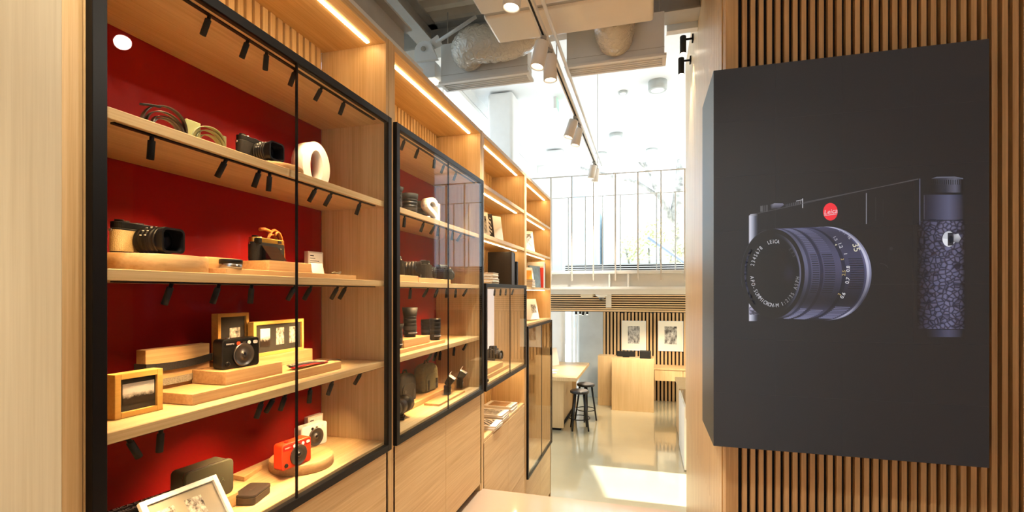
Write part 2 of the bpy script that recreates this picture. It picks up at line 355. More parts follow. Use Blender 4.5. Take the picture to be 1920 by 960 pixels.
# --- ceilings
dk = MB(); prof = []; y = -3.1; P = 0.17
while y < 4.42:
    prof += [(y, 5.00), (y + 0.065, 5.00), (y + 0.085, 5.055), (y + 0.15, 5.055)]; y += P
prof.append((y, 5.0))
idx = [(dk.pt((-2.75, a, z)), dk.pt((2.45, a, z)), dk.pt((-2.75, a, z + 0.06)), dk.pt((2.45, a, z + 0.06))) for a, z in prof]
for p, q in zip(idx, idx[1:]):
    dk.face((p[0], p[1], q[1], q[0])); dk.face((p[2], q[2], q[3], p[3]))
struct(dk.build('ceiling', DECK))
struct(B(-2.75, 3.35, 4.45, 11.75, 5.62, 5.75).build('ceiling', WHITEC))
struct(B(-2.75, 3.35, 4.40, 4.46, 4.98, 5.75).build('wall_front', WHITEC))
# steel: cross beam, long beam, channel over the cabinets
cb = MB(); cb.box(-2.62, 2.45, 4.10, 4.30, 4.77, 4.785); cb.box(-2.62, 2.45, 4.195, 4.205, 4.785, 4.985); cb.box(-2.62, 2.45, 4.10, 4.30, 4.985, 5.0)
for x in (0.30, 0.42):
    for z in (4.83, 4.93): cb.cyl((x, 4.196, z), (x, 4.178, z), 0.026, n=12); cb.cyl((x, 4.18, z), (x, 4.165, z), 0.014, n=10)
cb.box(0.18, 0.55, 4.185, 4.195, 4.786, 4.98)
struct(cb.build('trim_7', GREYB))
lb = MB(); lb.box(-2.06, -1.90, -3, 4.19, 4.80, 4.815); lb.box(-1.985, -1.975, -3, 4.19, 4.815, 4.985); lb.box(-2.06, -1.90, -3, 4.19, 4.985, 5.0)
struct(lb.build('trim_8', GREYB))
ch = MB(); ch.box(-1.64, -1.62, -3, 3.0, 4.06, 4.30); ch.box(-1.64, -1.56, -3, 3.0, 4.29, 4.305); ch.box(-1.64, -1.56, -3, 3.0, 4.05, 4.065)
struct(ch.build('trim_9', GREYB))
struct(B(-1.60, -1.50, -3, 3.05, 3.93, 4.04).build('trim_10', WHITEP))
fb = MB(); fb.box(xy(1250, 4.36), 0.42, 4.33, 4.40, 4.73, 4.885); struct(fb.build('trim_11', WHITEP))
# near left oak pier beside the first cabinet
struct(B(-1.56, -1.0, -3.1, 0.605, LAND, 5.0).build('trim_12', PALE, bevel=0.002))
# --- outside: street, far buildings, unseen canopy added to cut off the high sun
struct(B(-30, 60, -10, 60, -0.3, -0.13).build('ground', CONC))
cv = MB(); cv.prism([(3.36, 4.5), (5.9, 4.5), (5.64, 5.93), (5.33, 7.0), (3.36, 7.0)], lambda p: (p[0], p[1], 5.5), lambda p: (p[0], p[1], 5.62))  # added canopy, outer edge skewed so its shadow bounds the floor sun patch
cv.box(3.36, 5.33, 7.0, 12, 5.5, 5.62)
struct(cv.build('trim_13', WHITEP))

# ================================================================ DISPLAY CABINETS
XF, XB, ZT = -1.13, -1.47, 3.61
def led(parent, y0, y1, z):
    m = MB(); m.box(-1.211, -1.197, y0, y1, z - 0.004, z + 0.001); m.build('led_strip', LEDM, parent)
def slats_back(mb, y0, y1, z0, z1):
    y = y0 + 0.004
    while y + 0.026 < y1: mb.box(XB, XB + 0.022, y, y + 0.026, z0, z1); y += 0.040
class Cab:
    def __init__(s, name, label, y0, y1, base):
        s.t = thing(name, label, 'cabinet', (XF, (y0 + y1) / 2, base)); s.o = s.t.location.copy(); s.y0, s.y1 = y0, y1
    def p(s, name, mb, m, bevel=0.0015, seg=1, parent=None): return mb.build(name, m, parent or s.t, off=s.o, bevel=bevel, seg=seg)
    def shelf(s, z, th, led_on=False, track=False, full=True):
        y0, y1 = s.y0 + 0.02, s.y1 - 0.02
        sh = s.p('shelf', B(XB + 0.002, XF - 0.004, y0, y1, z - th, z), OAKY)
        if led_on: led_o = MB().box(-1.211, -1.197, y0 + 0.04, y1 - 0.04, z - th - 0.004, z - th + 0.002); s.p('led_strip', led_o, LEDM, 0, parent=s.t)
        if track: s.p('light_track', B(XF - 0.028, XF - 0.016, y0 + 0.05, y1 - 0.06, z - th - 0.004, z - th + 0.002), BLACK, 0, parent=s.t)
        return sh
    def frame(s, z0, z1, fy0, fy1, split, w=0.029):
        f = MB(); a, b = XF - 0.003, XF + 0.020
        f.box(a, b, fy0, fy0 + w, z0, z1); f.box(a, b, fy1 - w, fy1, z0, z1); f.box(a, b, fy0 + w, fy1 - w, z1 - w, z1); f.box(a, b, fy0 + w, fy1 - w, z0, z0 + w)
        s.p('door_frame', f, BLACK, 0.001)
        for q0, q1 in ((fy0 + w, split - 0.002), (split + 0.002, fy1 - w)):
            g = s.p('glass_door', B(XF + 0.012, XF + 0.018, q0, q1, z0 + w, z1 - w), GLASS, 0)
            e = MB(); ed = q1 if q1 < fy1 - w - 0.01 else q0
            e.box(XF + 0.0115, XF + 0.0185, ed - 0.0008, ed + 0.0008, z0 + w, z1 - w); s.p('door_edge', e, BLACK, 0, parent=g)
def base_doors(c, z0, z1, split, plinth):
    y0, y1 = c.y0 + 0.0, c.y1 - 0.0
    c.p('door', B(XF - 0.02, XF, y0 + 0.004, split - 0.0015, z0, z1), OAKX if False else wood_face, 0.001)
    c.p('door', B(XF - 0.02, XF, split + 0.0015, y1 - 0.004, z0, z1), wood_face, 0.001)
    c.p('plinth', B(XB, XF - 0.04, y0, y1, plinth, z0 - 0.004), BLACKM, 0)
wood_face = wood('oak_door_face', OA, OB, 'y', 0.42, 120)
def red_cabinet(label, y0, y1, split):
    c = Cab('display_cabinet', label, y0, y1, LAND)
    c.p('side_panel', B(XB, XF, y0, y0 + 0.02, LAND, ZT + 0.03), OAKZ); c.p('side_panel', B(XB, XF + 0.0, y1 - 0.02, y1, LAND, ZT + 0.03), OAKZ)
    c.p('back_panel', B(XB - 0.02, XB, y0 + 0.02, y1 - 0.02, 1.80, 3.26), RED, 0)
    sb = MB(); slats_back(sb, y0 + 0.02, y1 - 0.02, 3.28, ZT); sb.box(XB - 0.02, XB, y0 + 0.02, y1 - 0.02, 3.26, ZT); c.p('slatted_back', sb, OAKZ, 0)
    c.p('top_panel', B(XB - 0.02, XF, y0 + 0.02, y1 - 0.02, ZT, ZT + 0.03), OAKY)
    c.p('led_strip', B(-1.211, -1.197, y0 + 0.05, y1 - 0.05, ZT - 0.004, ZT + 0.002), LEDM, 0)
    c.shelf(3.277, 0.027, track=True)
    for z in (2.897, 2.542, 2.182): c.shelf(z, 0.026, track=True)
    c.p('bottom_shelf', B(XB, XF - 0.004, y0 + 0.02, y1 - 0.02, 1.79, 1.82), OAKY)
    c.frame(1.78, 3.277, y0 + 0.003, y1 - 0.003, split)
    base_doors(c, LAND + 0.05, 1.776, split, LAND)
    return c
U1 = red_cabinet('nearest oak display cabinet with red back, tall black framed glass doors', 0.722, 1.945, yx(549, XF))
U1.p('side_filler', B(XB, XF, 0.605, 0.720, LAND, ZT + 0.03), OAKZ)
U2 = red_cabinet('second red backed oak display cabinet, holding lenses and flashes behind glass', 1.985, 3.215, yx(836, XF))
for c, y in ((U1, 1.945), (U2, 3.215)):
    c.p('divider', B(XB, XF + 0.002, y + 0.001, y + 0.039, LAND, ZT + 0.03), OAKZ)
# --- third unit: open shelves, small glass box, niche, doors down to the lower floor
c = U3 = Cab('display_cabinet', 'third oak cabinet with lit open bookshelves above a small glass case', 3.255, 4.485, 0.0)
y0, y1, sp = c.y0, c.y1, yx(953, XF)
c.p('side_panel', B(XB, XF, y0, y0 + 0.02, 0, ZT + 0.03), OAKZ); c.p('side_panel', B(XB, XF, y1 - 0.02, y1, 0, ZT + 0.03), OAKZ)
sb = MB(); slats_back(sb, y0 + 0.02, y1 - 0.02, 2.56, ZT); slats_back(sb, y0 + 0.02, y1 - 0.02, 1.43, 1.77); sb.box(XB - 0.02, XB, y0 + 0.02, y1 - 0.02, 0.0, ZT); c.p('slatted_back', sb, OAKZ, 0)
c.p('white_back_panel', B(XB + 0.024, XB + 0.034, y0 + 0.02, y1 - 0.02, 1.82, 2.52), mat('lit_white_panel', (0.9, 0.9, 0.9), 0.6, emit=(1.0, 0.96, 0.95), es=0.55), 0)  # white panel with a mild glow put into its material
c.p('top_panel', B(XB - 0.02, XF, y0 + 0.02, y1 - 0.02, ZT, ZT + 0.03), OAKY)
c.p('led_strip', B(-1.211, -1.197, y0 + 0.05, y1 - 0.05, ZT - 0.004, ZT + 0.002), LEDM, 0)
c.shelf(3.277, 0.03, led_on=True); c.shelf(2.915, 0.03, led_on=True); c.shelf(2.548, 0.026, track=True); c.shelf(1.82, 0.04, led_on=True); c.shelf(1.43, 0.022)
c.frame(1.775, 2.555, y0 + 0.012, y1 - 0.012, sp)
base_doors(c, 0.76, 1.405, sp, 0.0)
c.p('kick_panel', B(XF - 0.022, XF - 0.002, y0 + 0.004, y1 - 0.004, 0.08, 0.755), wood_face, 0.001)
# --- fourth unit: open shelves above a tall glass case
c = U4 = Cab('display_cabinet', 'farthest oak cabinet with bookshelves above a tall empty glass case', 4.525, 5.775, 0.0)
y0, y1, sp = c.y0, c.y1, yx(1013, XF)
c.p('side_panel', B(XB, XF, y0, y0 + 0.02, 0, ZT + 0.03), OAKZ); c.p('side_panel', B(XB, XF, y1 - 0.03, y1, 0, ZT + 0.03), OAKZ)
c.p('back_panel', B(XB - 0.02, XB, y0 + 0.02, y1 - 0.02, 0.0, ZT), OAKZ, 0)
c.p('top_panel', B(XB - 0.02, XF, y0 + 0.02, y1 - 0.02, ZT, ZT + 0.03), OAKY)
c.p('led_strip', B(-1.211, -1.197, y0 + 0.05, y1 - 0.05, ZT - 0.004, ZT + 0.002), LEDM, 0)
for z in (3.277, 2.915, 2.54): c.shelf(z, 0.026, led_on=True)
c.shelf(2.18, 0.022); c.shelf(0.70, 0.03)
c.frame(0.665, 2.155, y0 + 0.012, y1 - 0.012, sp, 0.024)
base_doors(c, 0.06, 0.66, sp, 0.0)
for cc, y in ((U3, 4.485),): cc.p('divider', B(XB, XF + 0.002, y + 0.001, y + 0.039, 0, ZT + 0.03), OAKZ)

# ================================================================ SMALL SHELF SPOTLIGHTS
_sl = bpy.data.lights.new('spot_glow', 'SPOT'); _sl.energy = SPOT_W; _sl.color = SPOT_COL; _sl.spot_size = math.radians(88); _sl.spot_blend = 0.8; _sl.shadow_soft_size = 0.012
def spot_proto():
    t = thing('mini_spotlight', 'x', 'spotlight')
    h = MB(); h.lathe([(0.004, -0.010), (0.0080, -0.0105), (0.0080, -0.056), (0.0066, -0.056), (0.0062, -0.049)], n=18, cap1=False); h.build('lamp_head', BLACKM, t)
    h = MB(); h.cyl((0, 0, -0.0470), (0, 0, -0.0488), 0.0060, n=14); h.build('lamp_lens', LAMPM, t)
    h = MB(); h.cyl((0, 0, 0.0), (0, 0, -0.016), 0.005, n=10); h.build('pivot', BLACK, t)
    lo = bpy.data.objects.new('spot_glow', _sl); COL.objects.link(lo); lo.parent = t; lo.location = (0, 0, -0.060)
    return t
PROTO = None; NSPOT = 0
def mini(px, z, tilt, label, group, X=XF - 0.022):
    global PROTO, NSPOT
    if PROTO is None: PROTO = spot_proto(); r = PROTO
    else: r = copy_thing(PROTO, (0, 0, 0), 0, 'x')
    r.location = (X, yx(px, X), z)
    r.rotation_euler = Vector((-tilt[0], -tilt[1], 1)).normalized().to_track_quat('Z', 'Y').to_euler()
    r['label'] = label; r['group'] = group; NSPOT += 1; return r
V, I1, I2, I3 = (-0.12, 0, 0), (-0.34, -0.10), (-0.62, -0.05), (-0.85, 0.0)
V = (-0.10, 0.0)
ROWS = [
 ('top rail of nearest red cabinet', 3.246, [(393, I1), (465, I1), (500, V), (554, I1), (604, I2), (646, I1)]),
 ('under top shelf of nearest red cabinet', 2.867, [(285, V), (424, I2), (487, I1), (506, V), (593, I2), (622, I2), (676, I1)]),
 ('under second shelf of nearest red cabinet', 2.512, [(322, I1), (411, I1), (472, V), (554, I2), (584, I2), (634, I2), (649, I2)]),
 ('under third shelf of nearest red cabinet', 2.152, [(240, (0.0, 0.5)), (302, V), (492, I1), (514, I2), (536, I1), (582, V), (624, I1), (677, I2)]),
 ('top rail of second red cabinet', 3.246, [(759, I1), (785, I1), (815, V), (833, I1), (856, I1)]),
 ('under top shelf of second red cabinet', 2.867, [(759, V), (795, I1), (816, I2), (822, V), (849, V), (865, I2)]),
 ('under second shelf of second red cabinet', 2.512, [(770, V), (803, I2), (821, I1), (838, V), (855, V), (876, I2)]),
 ('under third shelf of second red cabinet', 2.152, [(810, I2), (819, I1), (826, V), (852, V), (876, I2)]),
 ('top rail of small glass case', 2.518, [(928, V), (939, V), (949, V), (963, I1)]),
]
for rail, z, lst in ROWS:
    for i, (px, tl) in enumerate(lst):
        mini(px, z, tl, f'small black spotlight, {ordn(i)} from left, {rail}', 'mini spotlights in the cabinets')

# ================================================================ LED DISPLAY WALL
YF = 2.72
X0s, X1s = xy(1338, YF), xy(1855, YF); Z0s, Z1s = on_y(1338, 836, YF).z, on_y(1338, 132.5, YF).z
scr = thing('display_screen', 'big black portrait video screen showing a camera, on the slatted wall', 'screen', ((X0s + X1s) / 2, YF, Z0s))
so_ = scr.location.copy()
SCRM = mat('screen_face', (0.018, 0.018, 0.019), 0.38, spec=0.4, emit=(1.0, 1.0, 1.08), es=0.012)
cab = MB(); cab.box(X0s, X1s, YF + 0.004, YF + 0.16, Z0s, Z1s); cab.box(X0s, PX - 0.008, YF + 0.16, YF + 0.53, Z0s, Z1s)
cab.build('screen_housing', mat('screen_housing', lin(58, 60, 62), 0.45), scr, off=so_)
tiles = MB(); nx, nz = 4, 7
for i in range(nx):
    for j in range(nz):
        dx, dz = (X1s - X0s) / nx, (Z1s - Z0s) / nz
        tiles.box(X0s + i * dx + 0.00012, X0s + (i + 1) * dx - 0.00012, YF, YF + 0.004, Z0s + j * dz + 0.00012, Z0s + (j + 1) * dz - 0.00012)
tiles.build('screen_face', SCRM, scr, off=so_)
def attr_emit(name, leather=False):
    m = bpy.data.materials.new(name); m.use_nodes = True; nt = m.node_tree; L = nt.links.new; p = nt.nodes['Principled BSDF']
    p.inputs['Base Color'].default_value = (0.018, 0.018, 0.019, 1); p.inputs['Roughness'].default_value = 0.4
    a = nt.nodes.new('ShaderNodeAttribute'); a.attribute_name = 'shown'; out = a.outputs['Color']
    if leather:
        tc = nt.nodes.new('ShaderNodeTexCoord'); v = nt.nodes.new('ShaderNodeTexVoronoi'); v.feature = 'DISTANCE_TO_EDGE'; v.inputs['Scale'].default_value = 50; v.inputs['Randomness'].default_value = 1
        L(tc.outputs['Object'], v.inputs['Vector']); r = nt.nodes.new('ShaderNodeValToRGB'); e = r.color_ramp.elements
        e[0].position = 0.0; e[0].color = (0.12, 0.12, 0.14, 1); e[1].position = 0.22; e[1].color = (1.35, 1.3, 1.35, 1); L(v.outputs[0], r.inputs[0])
        mx = nt.nodes.new('ShaderNodeMix'); mx.data_type = 'RGBA'; mx.blend_type = 'MULTIPLY'; mx.inputs[0].default_value = 1
        L(out, mx.inputs[6]); L(r.outputs[0], mx.inputs[7]); out = mx.outputs[2]
    L(out, p.inputs['Emission Color']); p.inputs['Emission Strength'].default_value = 1.0
    return m
class Pic:
    """flat picture on the screen face: polygons in layers, colour per corner (what the screen shows)"""
    def __init__(s): s.v = []; s.f = []; s.c = []; s.layer = 0; s.mi = []; s.cur = 0
    def P(s, x, y):
        q = on_y(x, y, YF - 0.0006 - 0.00012 * s.layer); s.v.append(tuple(q - so_)); return len(s.v) - 1
    def poly(s, pts, cols):
        if isinstance(cols[0], (int, float)): cols = [cols] * len(pts)
        s.f.append([s.P(*p) for p in pts]); s.c.append(cols); s.mi.append(s.cur)
    def grid(s, xs, y0, y1, cols):
        for a, b, ca, cb in zip(xs, xs[1:], cols, cols[1:]): s.poly([(a, y0), (b, y0), (b, y1), (a, y1)], [ca, cb, cb, ca])
    def line(s, a, b, w, col):
        d = Vector((b[0] - a[0], b[1] - a[1])); n = Vector((-d.y, d.x)).normalized() * w / 2
        s.poly([(a[0] + n.x, a[1] + n.y), (b[0] + n.x, b[1] + n.y), (b[0] - n.x, b[1] - n.y), (a[0] - n.x, a[1] - n.y)], col)
    def text(s, t, size, cx, cy_, ang, col, sx=1.0, shear=0.0):
        me = text_mesh(t, size, 0, shear); ca, sa = math.cos(ang), math.sin(ang)
        for p in me.polygons:
            pts = [];
            for i in p.vertices:
                v = me.vertices[i].co; x, y = v.x * sx, -v.y; pts.append((cx + ca * x - sa * y, cy_ + sa * x + ca * y))
            s.poly(pts, col)
        bpy.data.meshes.remove(me)
    def ell(s, cx, cy_, rx, ry, fn, n=72, a0=0, a1=360, rin=0.0, fnin=None):
        """ring or disc, colour fn(angle in degrees, 0 = right, 90 = up)"""
        for k in range(n):
            t0, t1 = a0 + (a1 - a0) * k / n, a0 + (a1 - a0) * (k + 1) / n
            p = lambda t, q: (cx + rx * q * math.cos(math.radians(t)), cy_ - ry * q * math.sin(math.radians(t)))
            g = fnin or fn
            if rin: s.poly([p(t0, rin), p(t0, 1), p(t1, 1), p(t1, rin)], [g(t0), fn(t0), fn(t1), g(t1)])
            else: s.poly([(cx, cy_), p(t0, 1), p(t1, 1)], [g(t0), fn(t0), fn(t1)])
pc = Pic(); D = lambda v: lin(v, v, v + 2)
bgc = lin(22, 22, 24)
K = lambda *c: lin(*[max(22, 0.8 * x + 0.2 * sum(c) / 3 - 22) * (0.92 if sum(c) < 480 else 1.0) for x in c])
# body edge, faint body lines, dials
pc.grid([1404, 1406, 1411, 1416, 1421], 405, 602, [K(150, 150, 165), K(215, 215, 232), K(165, 170, 190), K(100, 104, 122), K(30, 30, 32)])
pc.poly([(1404, 405), (1407, 402), (1421, 400), (1421, 405)], [K(200, 200, 215), K(205, 205, 220), K(40, 40, 42), K(40, 40, 42)])
pc.line((1421, 400), (1722, 335), 1.0, K(92, 92, 98)); pc.line((1505, 380), (1722, 336), 1.2, K(96, 96, 100))
for x, c in ((1427, 130), (1430, 105), (1434, 90), (1438, 110)): pc.line((x, 386 - (x - 1427) * .15), (x, 397), 2.2, K(c, c, c + 4))
pc.poly([(1444, 384), (1452, 381), (1468, 381.5), (1470, 384), (1462, 390), (1446, 392)], [K(70, 70, 90), K(150, 150, 170), K(150, 150, 178), K(120, 118, 145), K(76, 76, 92), K(52, 52, 58)])
for k in range(9): pc.line((1474 + k * 3.4, 383 - k * 0.8), (1474 + k * 3.4, 388 - k * 0.7), 1.6, K(90 + 4 * k, 90 + 4 * k, 98 + 4 * k))
pc.line((1493, 377), (1505, 374.5), 1.2, K(190, 190, 200)); pc.line((1505, 372), (1505, 390), 1.4, K(196, 196, 206))
# red badge
pc.layer = 1; pc.ell(1557, 397, 13.6, 16.4, lambda t: lin(222, 40, 52), 48)
pc.layer = 2; pc.text('Leica', 12, 1557, 397.0, -0.16, K(225, 215, 222), 1.05, 0.28); pc.line((1545, 404.5), (1569, 401), 1.0, K(210, 200, 208)); pc.layer = 1
# finder window lines, frame-lever hints
pc.line((1624.5, 362), (1624.5, 420), 1.6, K(150, 150, 162)); pc.line((1642, 370), (1642, 414), 1.0, K(70, 70, 74)); pc.line((1656, 374), (1656, 408), 1.0, K(58, 58, 62))
pc.ell(1652, 506, 14, 12, lambda t: K(78, 78, 80), 20, 20, 100, 0.93); pc.ell(1671, 466, 3.5, 3.5, lambda t: K(66, 66, 70), 16)
pc.line((1667, 468), (1667, 490), 1.0, K(54, 54, 58))
# lens barrel: rings from the rear flange to the front
def shade(lo, hi, mid=18, wid=34, top=0.9):
    def f(t):
        t = (t + 180) % 360 - 180
        a = math.exp(-((t - mid) / wid) ** 2) * 0.85 + math.exp(-((t - 88) / 30) ** 2) * top + math.exp(-((t + 62) / 15) ** 2) * 0.6
        a = min(1, a); return tuple(l + (h - l) * a for l, h in zip(lo, hi))
    return f
LO = K(34, 34, 40)
rings = []   # (centre x, rx, ry)
def ringat(u): return (1449 + (1551 - 1449) * u, 60 + 23 * u, 84 + 4 * u)
def band(u0, u1, lo, hi, ridges=0, rc=None, **kw):
    f = shade(lo, hi, **kw); c0, a0, b0 = ringat(u0); c1, a1, b1 = ringat(u1); n = 90
    p = lambda c, a, b, t: (c + a * math.cos(math.radians(t)), 513 - b * math.sin(math.radians(t)))
    for k in range(n):
        t0, t1 = -95 + 195 * k / n, -95 + 195 * (k + 1) / n
        pc.poly([p(c0, a0, b0, t0), p(c1, a1, b1, t0), p(c1, a1, b1, t1), p(c0, a0, b0, t1)], [f(t0), f(t0), f(t1), f(t1)])
    if ridges:
        pc.layer += 1
        for k in range(ridges):
            t = -88 + 182 * (k + 0.5) / ridges; q = rc(t) if callable(rc) else rc
            if q: pc.line(p(c0, a0, b0, t), p(c1, a1, b1, t), 1.3, q)
        pc.layer -= 1
pc.layer = 2
band(0.97, 1.0, K(48, 48, 58), K(160, 162, 200)); band(0.93, 0.97, K(70, 72, 92), K(215, 215, 245)); band(0.90, 0.93, K(40, 40, 60), K(110, 112, 160))
dark_in = lambda t: K(26, 26, 30)
band(0.62, 0.90, LO, K(84, 86, 122)); band(0.56, 0.62, K(28, 28, 32), K(60, 62, 90)); band(0.28, 0.56, LO, K(96, 98, 138)); band(0.23, 0.28, K(28, 28, 34), K(64, 66, 100))
band(0.10, 0.23, LO, K(104, 106, 146)); band(0.055, 0.10, K(26, 26, 30), K(80, 82, 115)); band(0.0, 0.055, K(40, 40, 48), K(120, 122, 160))
pc.layer = 3
rid = lambda hi: (lambda t: K(24, 24, 32) if hi(t) else None)
band(0.70, 0.90, LO, K(100, 102, 144), 46, rid(lambda t: True), ) if False else None
def ridges(u0, u1, ta, tb, n, col):
    c0, a0, b0 = ringat(u0); c1, a1, b1 = ringat(u1)
    p = lambda c, a, b, t: (c + a * math.cos(math.radians(t)), 513 - b * math.sin(math.radians(t)))
    for k in range(n):
        t = ta + (tb - ta) * (k + 0.5) / n; pc.line(p(c0, a0, b0, t), p(c1, a1, b1, t), 1.3, col)
ridges(0.68, 0.89, -20, 20, 14, K(32, 32, 44)); ridges(0.64, 0.88, -75, -45, 10, K(130, 132, 172)); ridges(0.30, 0.46, -26, 26, 18, K(30, 30, 42)); ridges(0.12, 0.22, -26, 26, 18, K(30, 30, 42))
ridges(0.12, 0.22, 28, 84, 18, K(120, 122, 160)); ridges(0.30, 0.46, 28, 84, 18, K(110, 112, 150)); ridges(0.12, 0.22, -84, -50, 11, K(138, 140, 178)); ridges(0.30, 0.50, -84, -52, 11, K(130, 132, 170))
pc.layer = 4
wt, yl, pl = K(236, 236, 242), K(205, 180, 110), K(226, 220, 190)
for t, s, x, y, a, c in (('35', 17, 1605, 464, 1.30, pl), ('1', 9, 1585, 476, 1.45, wt), ('0.8', 9.5, 1590.5, 504, 1.57, wt), ('0.7', 10, 1589.5, 526, 1.75, wt), ('0.6', 9.5, 1580.5, 554, 1.0 - 2.1 + 3.14, wt),
        ('1.2', 9, 1575.5, 460, 1.2, wt), ('3', 8, 1579, 486, 1.5, yl), ('2.5', 9, 1582.5, 512, 1.6, yl), ('2', 8, 1574, 552, 2.0, yl), ('1.5', 8, 1566, 447, 1.05, K(200, 200, 215)), ('4', 7, 1567, 459, 1.2, pl), ('16', 7, 1592, 445, 0.95, K(200, 200, 215)), ('11', 7, 1583, 437, 0.8, K(170, 170, 190)), ('8', 7, 1575, 432, 0.6, K(150, 150, 180))):
    a = {'0.7': -1.36, '0.6': -1.1, '0.8': -1.52, '2.5': -1.5, '2': -1.15}.get(t, a if a < 1.57 and t in ('35', '1', '1.2', '1.5', '3', '4', '16', '11', '8') else -1.5)
    pc.text(t, s, x, y, a, c)
# front ring and front glass
pc.layer = 5
pc.ell(1449, 513, 60, 84, lambda t: K(36, 36, 40)); pc.layer = 6
pc.ell(1449, 513, 60, 84, lambda t: K(70, 70, 78) if 100 < t % 360 < 200 else K(40, 40, 44), 72, rin=0.985)
pc.ell(1449, 513, 53, 76, lambda t: tuple(a + (b - a) * max(0, math.cos(math.radians(t - 10))) ** 3 for a, b in zip(K(38, 38, 44), K(130, 132, 168))), 72, rin=0.90, fnin=lambda t: K(34, 34, 38))
pc.ell(1449, 513, 53, 76, lambda t: tuple(a + (b - a) * max(0, math.cos(math.radians(t - 182))) ** 6 for a, b in zip(K(38, 38, 44), K(96, 98, 130))), 36, 140, 230, 0.92, lambda t: K(34, 34, 38))
pc.layer = 7; pc.ell(1455, 513, 44, 62, lambda t: K(35, 35, 38)); pc.layer = 8
pc.ell(1480, 513, 14, 20, lambda t: K(36, 36, 42), 32, fnin=lambda t: K(50, 51, 70))
def around(txt, a0, a1, size, col, flip, rx=43.5, ry=60):
    for k, chh in enumerate(txt):
        if chh == ' ': continue
        t = a0 + (a1 - a0) * k / max(1, len(txt) - 1); tr = math.radians(t); x, y = 1453 + rx * math.cos(tr), 513 - ry * math.sin(tr)
        dx, dy = -rx * math.sin(tr), -ry * math.cos(tr)
        if not flip: dx, dy = -dx, -dy
        pc.text(chh, size, x, y, math.atan2(dy, dx), col if not callable(col) else col(t), 0.8)
lt = K(205, 205, 214)
around('LEICA', 106, 82, 10, lt, False); around('2345678', 164, 127, 10, lt, False); around('E35', 49, 34, 9, K(92, 92, 98), False)
around('APO-SUMMICRON-M 1:2/35 ASPH', 187, 352, 10, lambda t: tuple(x * (1 if t < 300 else 0.5) for x in lt), True)
# right hand grip
pc.layer = 2
def hgrad(x0, x1, y0, y1, stops): pc.grid([x0 + (x1 - x0) * a for a, _ in stops], y0, y1, [c for _, c in stops])
cyl = lambda a, b: [(0, K(34, 34, 38)), (0.12, K(*[int(v * .55 + 12) for v in a])), (0.45, K(*a)), (0.75, K(*b)), (0.95, K(40, 40, 46)), (1, K(30, 30, 32))]
hgrad(1733, 1808, 365, 413, [(0, K(52, 52, 66)), (0.2, K(66, 68, 90)), (0.62, K(104, 108, 142)), (0.8, K(84, 86, 112)), (1, K(40, 40, 46))])
pc.line((1724.5, 335), (1724.5, 421), 2.4, K(96, 98, 120)); pc.line((1733, 366), (1733, 411), 1.0, K(120, 122, 146)); pc.line((1740, 412), (1806, 412), 1.4, K(30, 30, 34))
hgrad(1747, 1806, 345, 361, cyl((70, 72, 84), (110, 112, 134))); hgrad(1746, 1806, 334, 347, cyl((80, 82, 96), (120, 122, 140)))
pc.layer = 3
for k in range(14): pc.line((1750 + k * 4.1, 337), (1750 + k * 4.1, 346), 1.5, K(34, 34, 38))
pc.poly([(1746, 335), (1756, 331.5), (1790, 331), (1806, 334), (1806, 336), (1790, 333.5), (1758, 334)], K(120, 122, 140))
pc.layer = 2; pc.cur = 1
hgrad(1720, 1809, 414, 617, [(0, K(36, 36, 42)), (0.15, K(62, 64, 82)), (0.35, K(92, 94, 122)), (0.65, K(112, 114, 146)), (0.88, K(92, 94, 120)), (1, K(38, 38, 44))])
hgrad(1405, 1425, 575, 590, [(0, K(160, 160, 185)), (1, K(70, 70, 80))])
pc.cur = 0
hgrad(1738, 1806, 618, 632, [(0, K(32, 32, 36)), (0.3, K(66, 68, 90)), (0.6, K(92, 94, 124)), (1, K(34, 34, 38))])
pc.layer = 3
pc.ell(1779, 448, 12, 14.5, lambda t: K(200, 204, 214) if t < 180 else K(230, 232, 240), 40); pc.layer = 4
pc.poly([(1777, 437), (1788, 436), (1788, 460), (1777, 461)], K(66, 68, 78)); pc.poly([(1786, 440), (1797, 438), (1802, 447), (1797, 455), (1786, 454)], [K(150, 152, 165), K(215, 218, 226), K(160, 160, 172), K(120, 122, 134), K(110, 112, 124)])
pc.ell(1783, 449, 5, 7, lambda t: K(40, 40, 48), 24)
me = bpy.data.meshes.new('displayed_picture'); me.from_pydata(pc.v, [], pc.f)
me.materials.append(attr_emit('displayed_picture')); me.materials.append(attr_emit('displayed_leather', True)); me.polygons.foreach_set('material_index', pc.mi)
ca = me.color_attributes.new('shown', 'FLOAT_COLOR', 'CORNER'); k = 0
for cols in pc.c:
    for c3 in cols: ca.data[k].color = (*c3, 1); k += 1
po = bpy.data.objects.new('displayed_picture', me); COL.objects.link(po); po.parent = scr

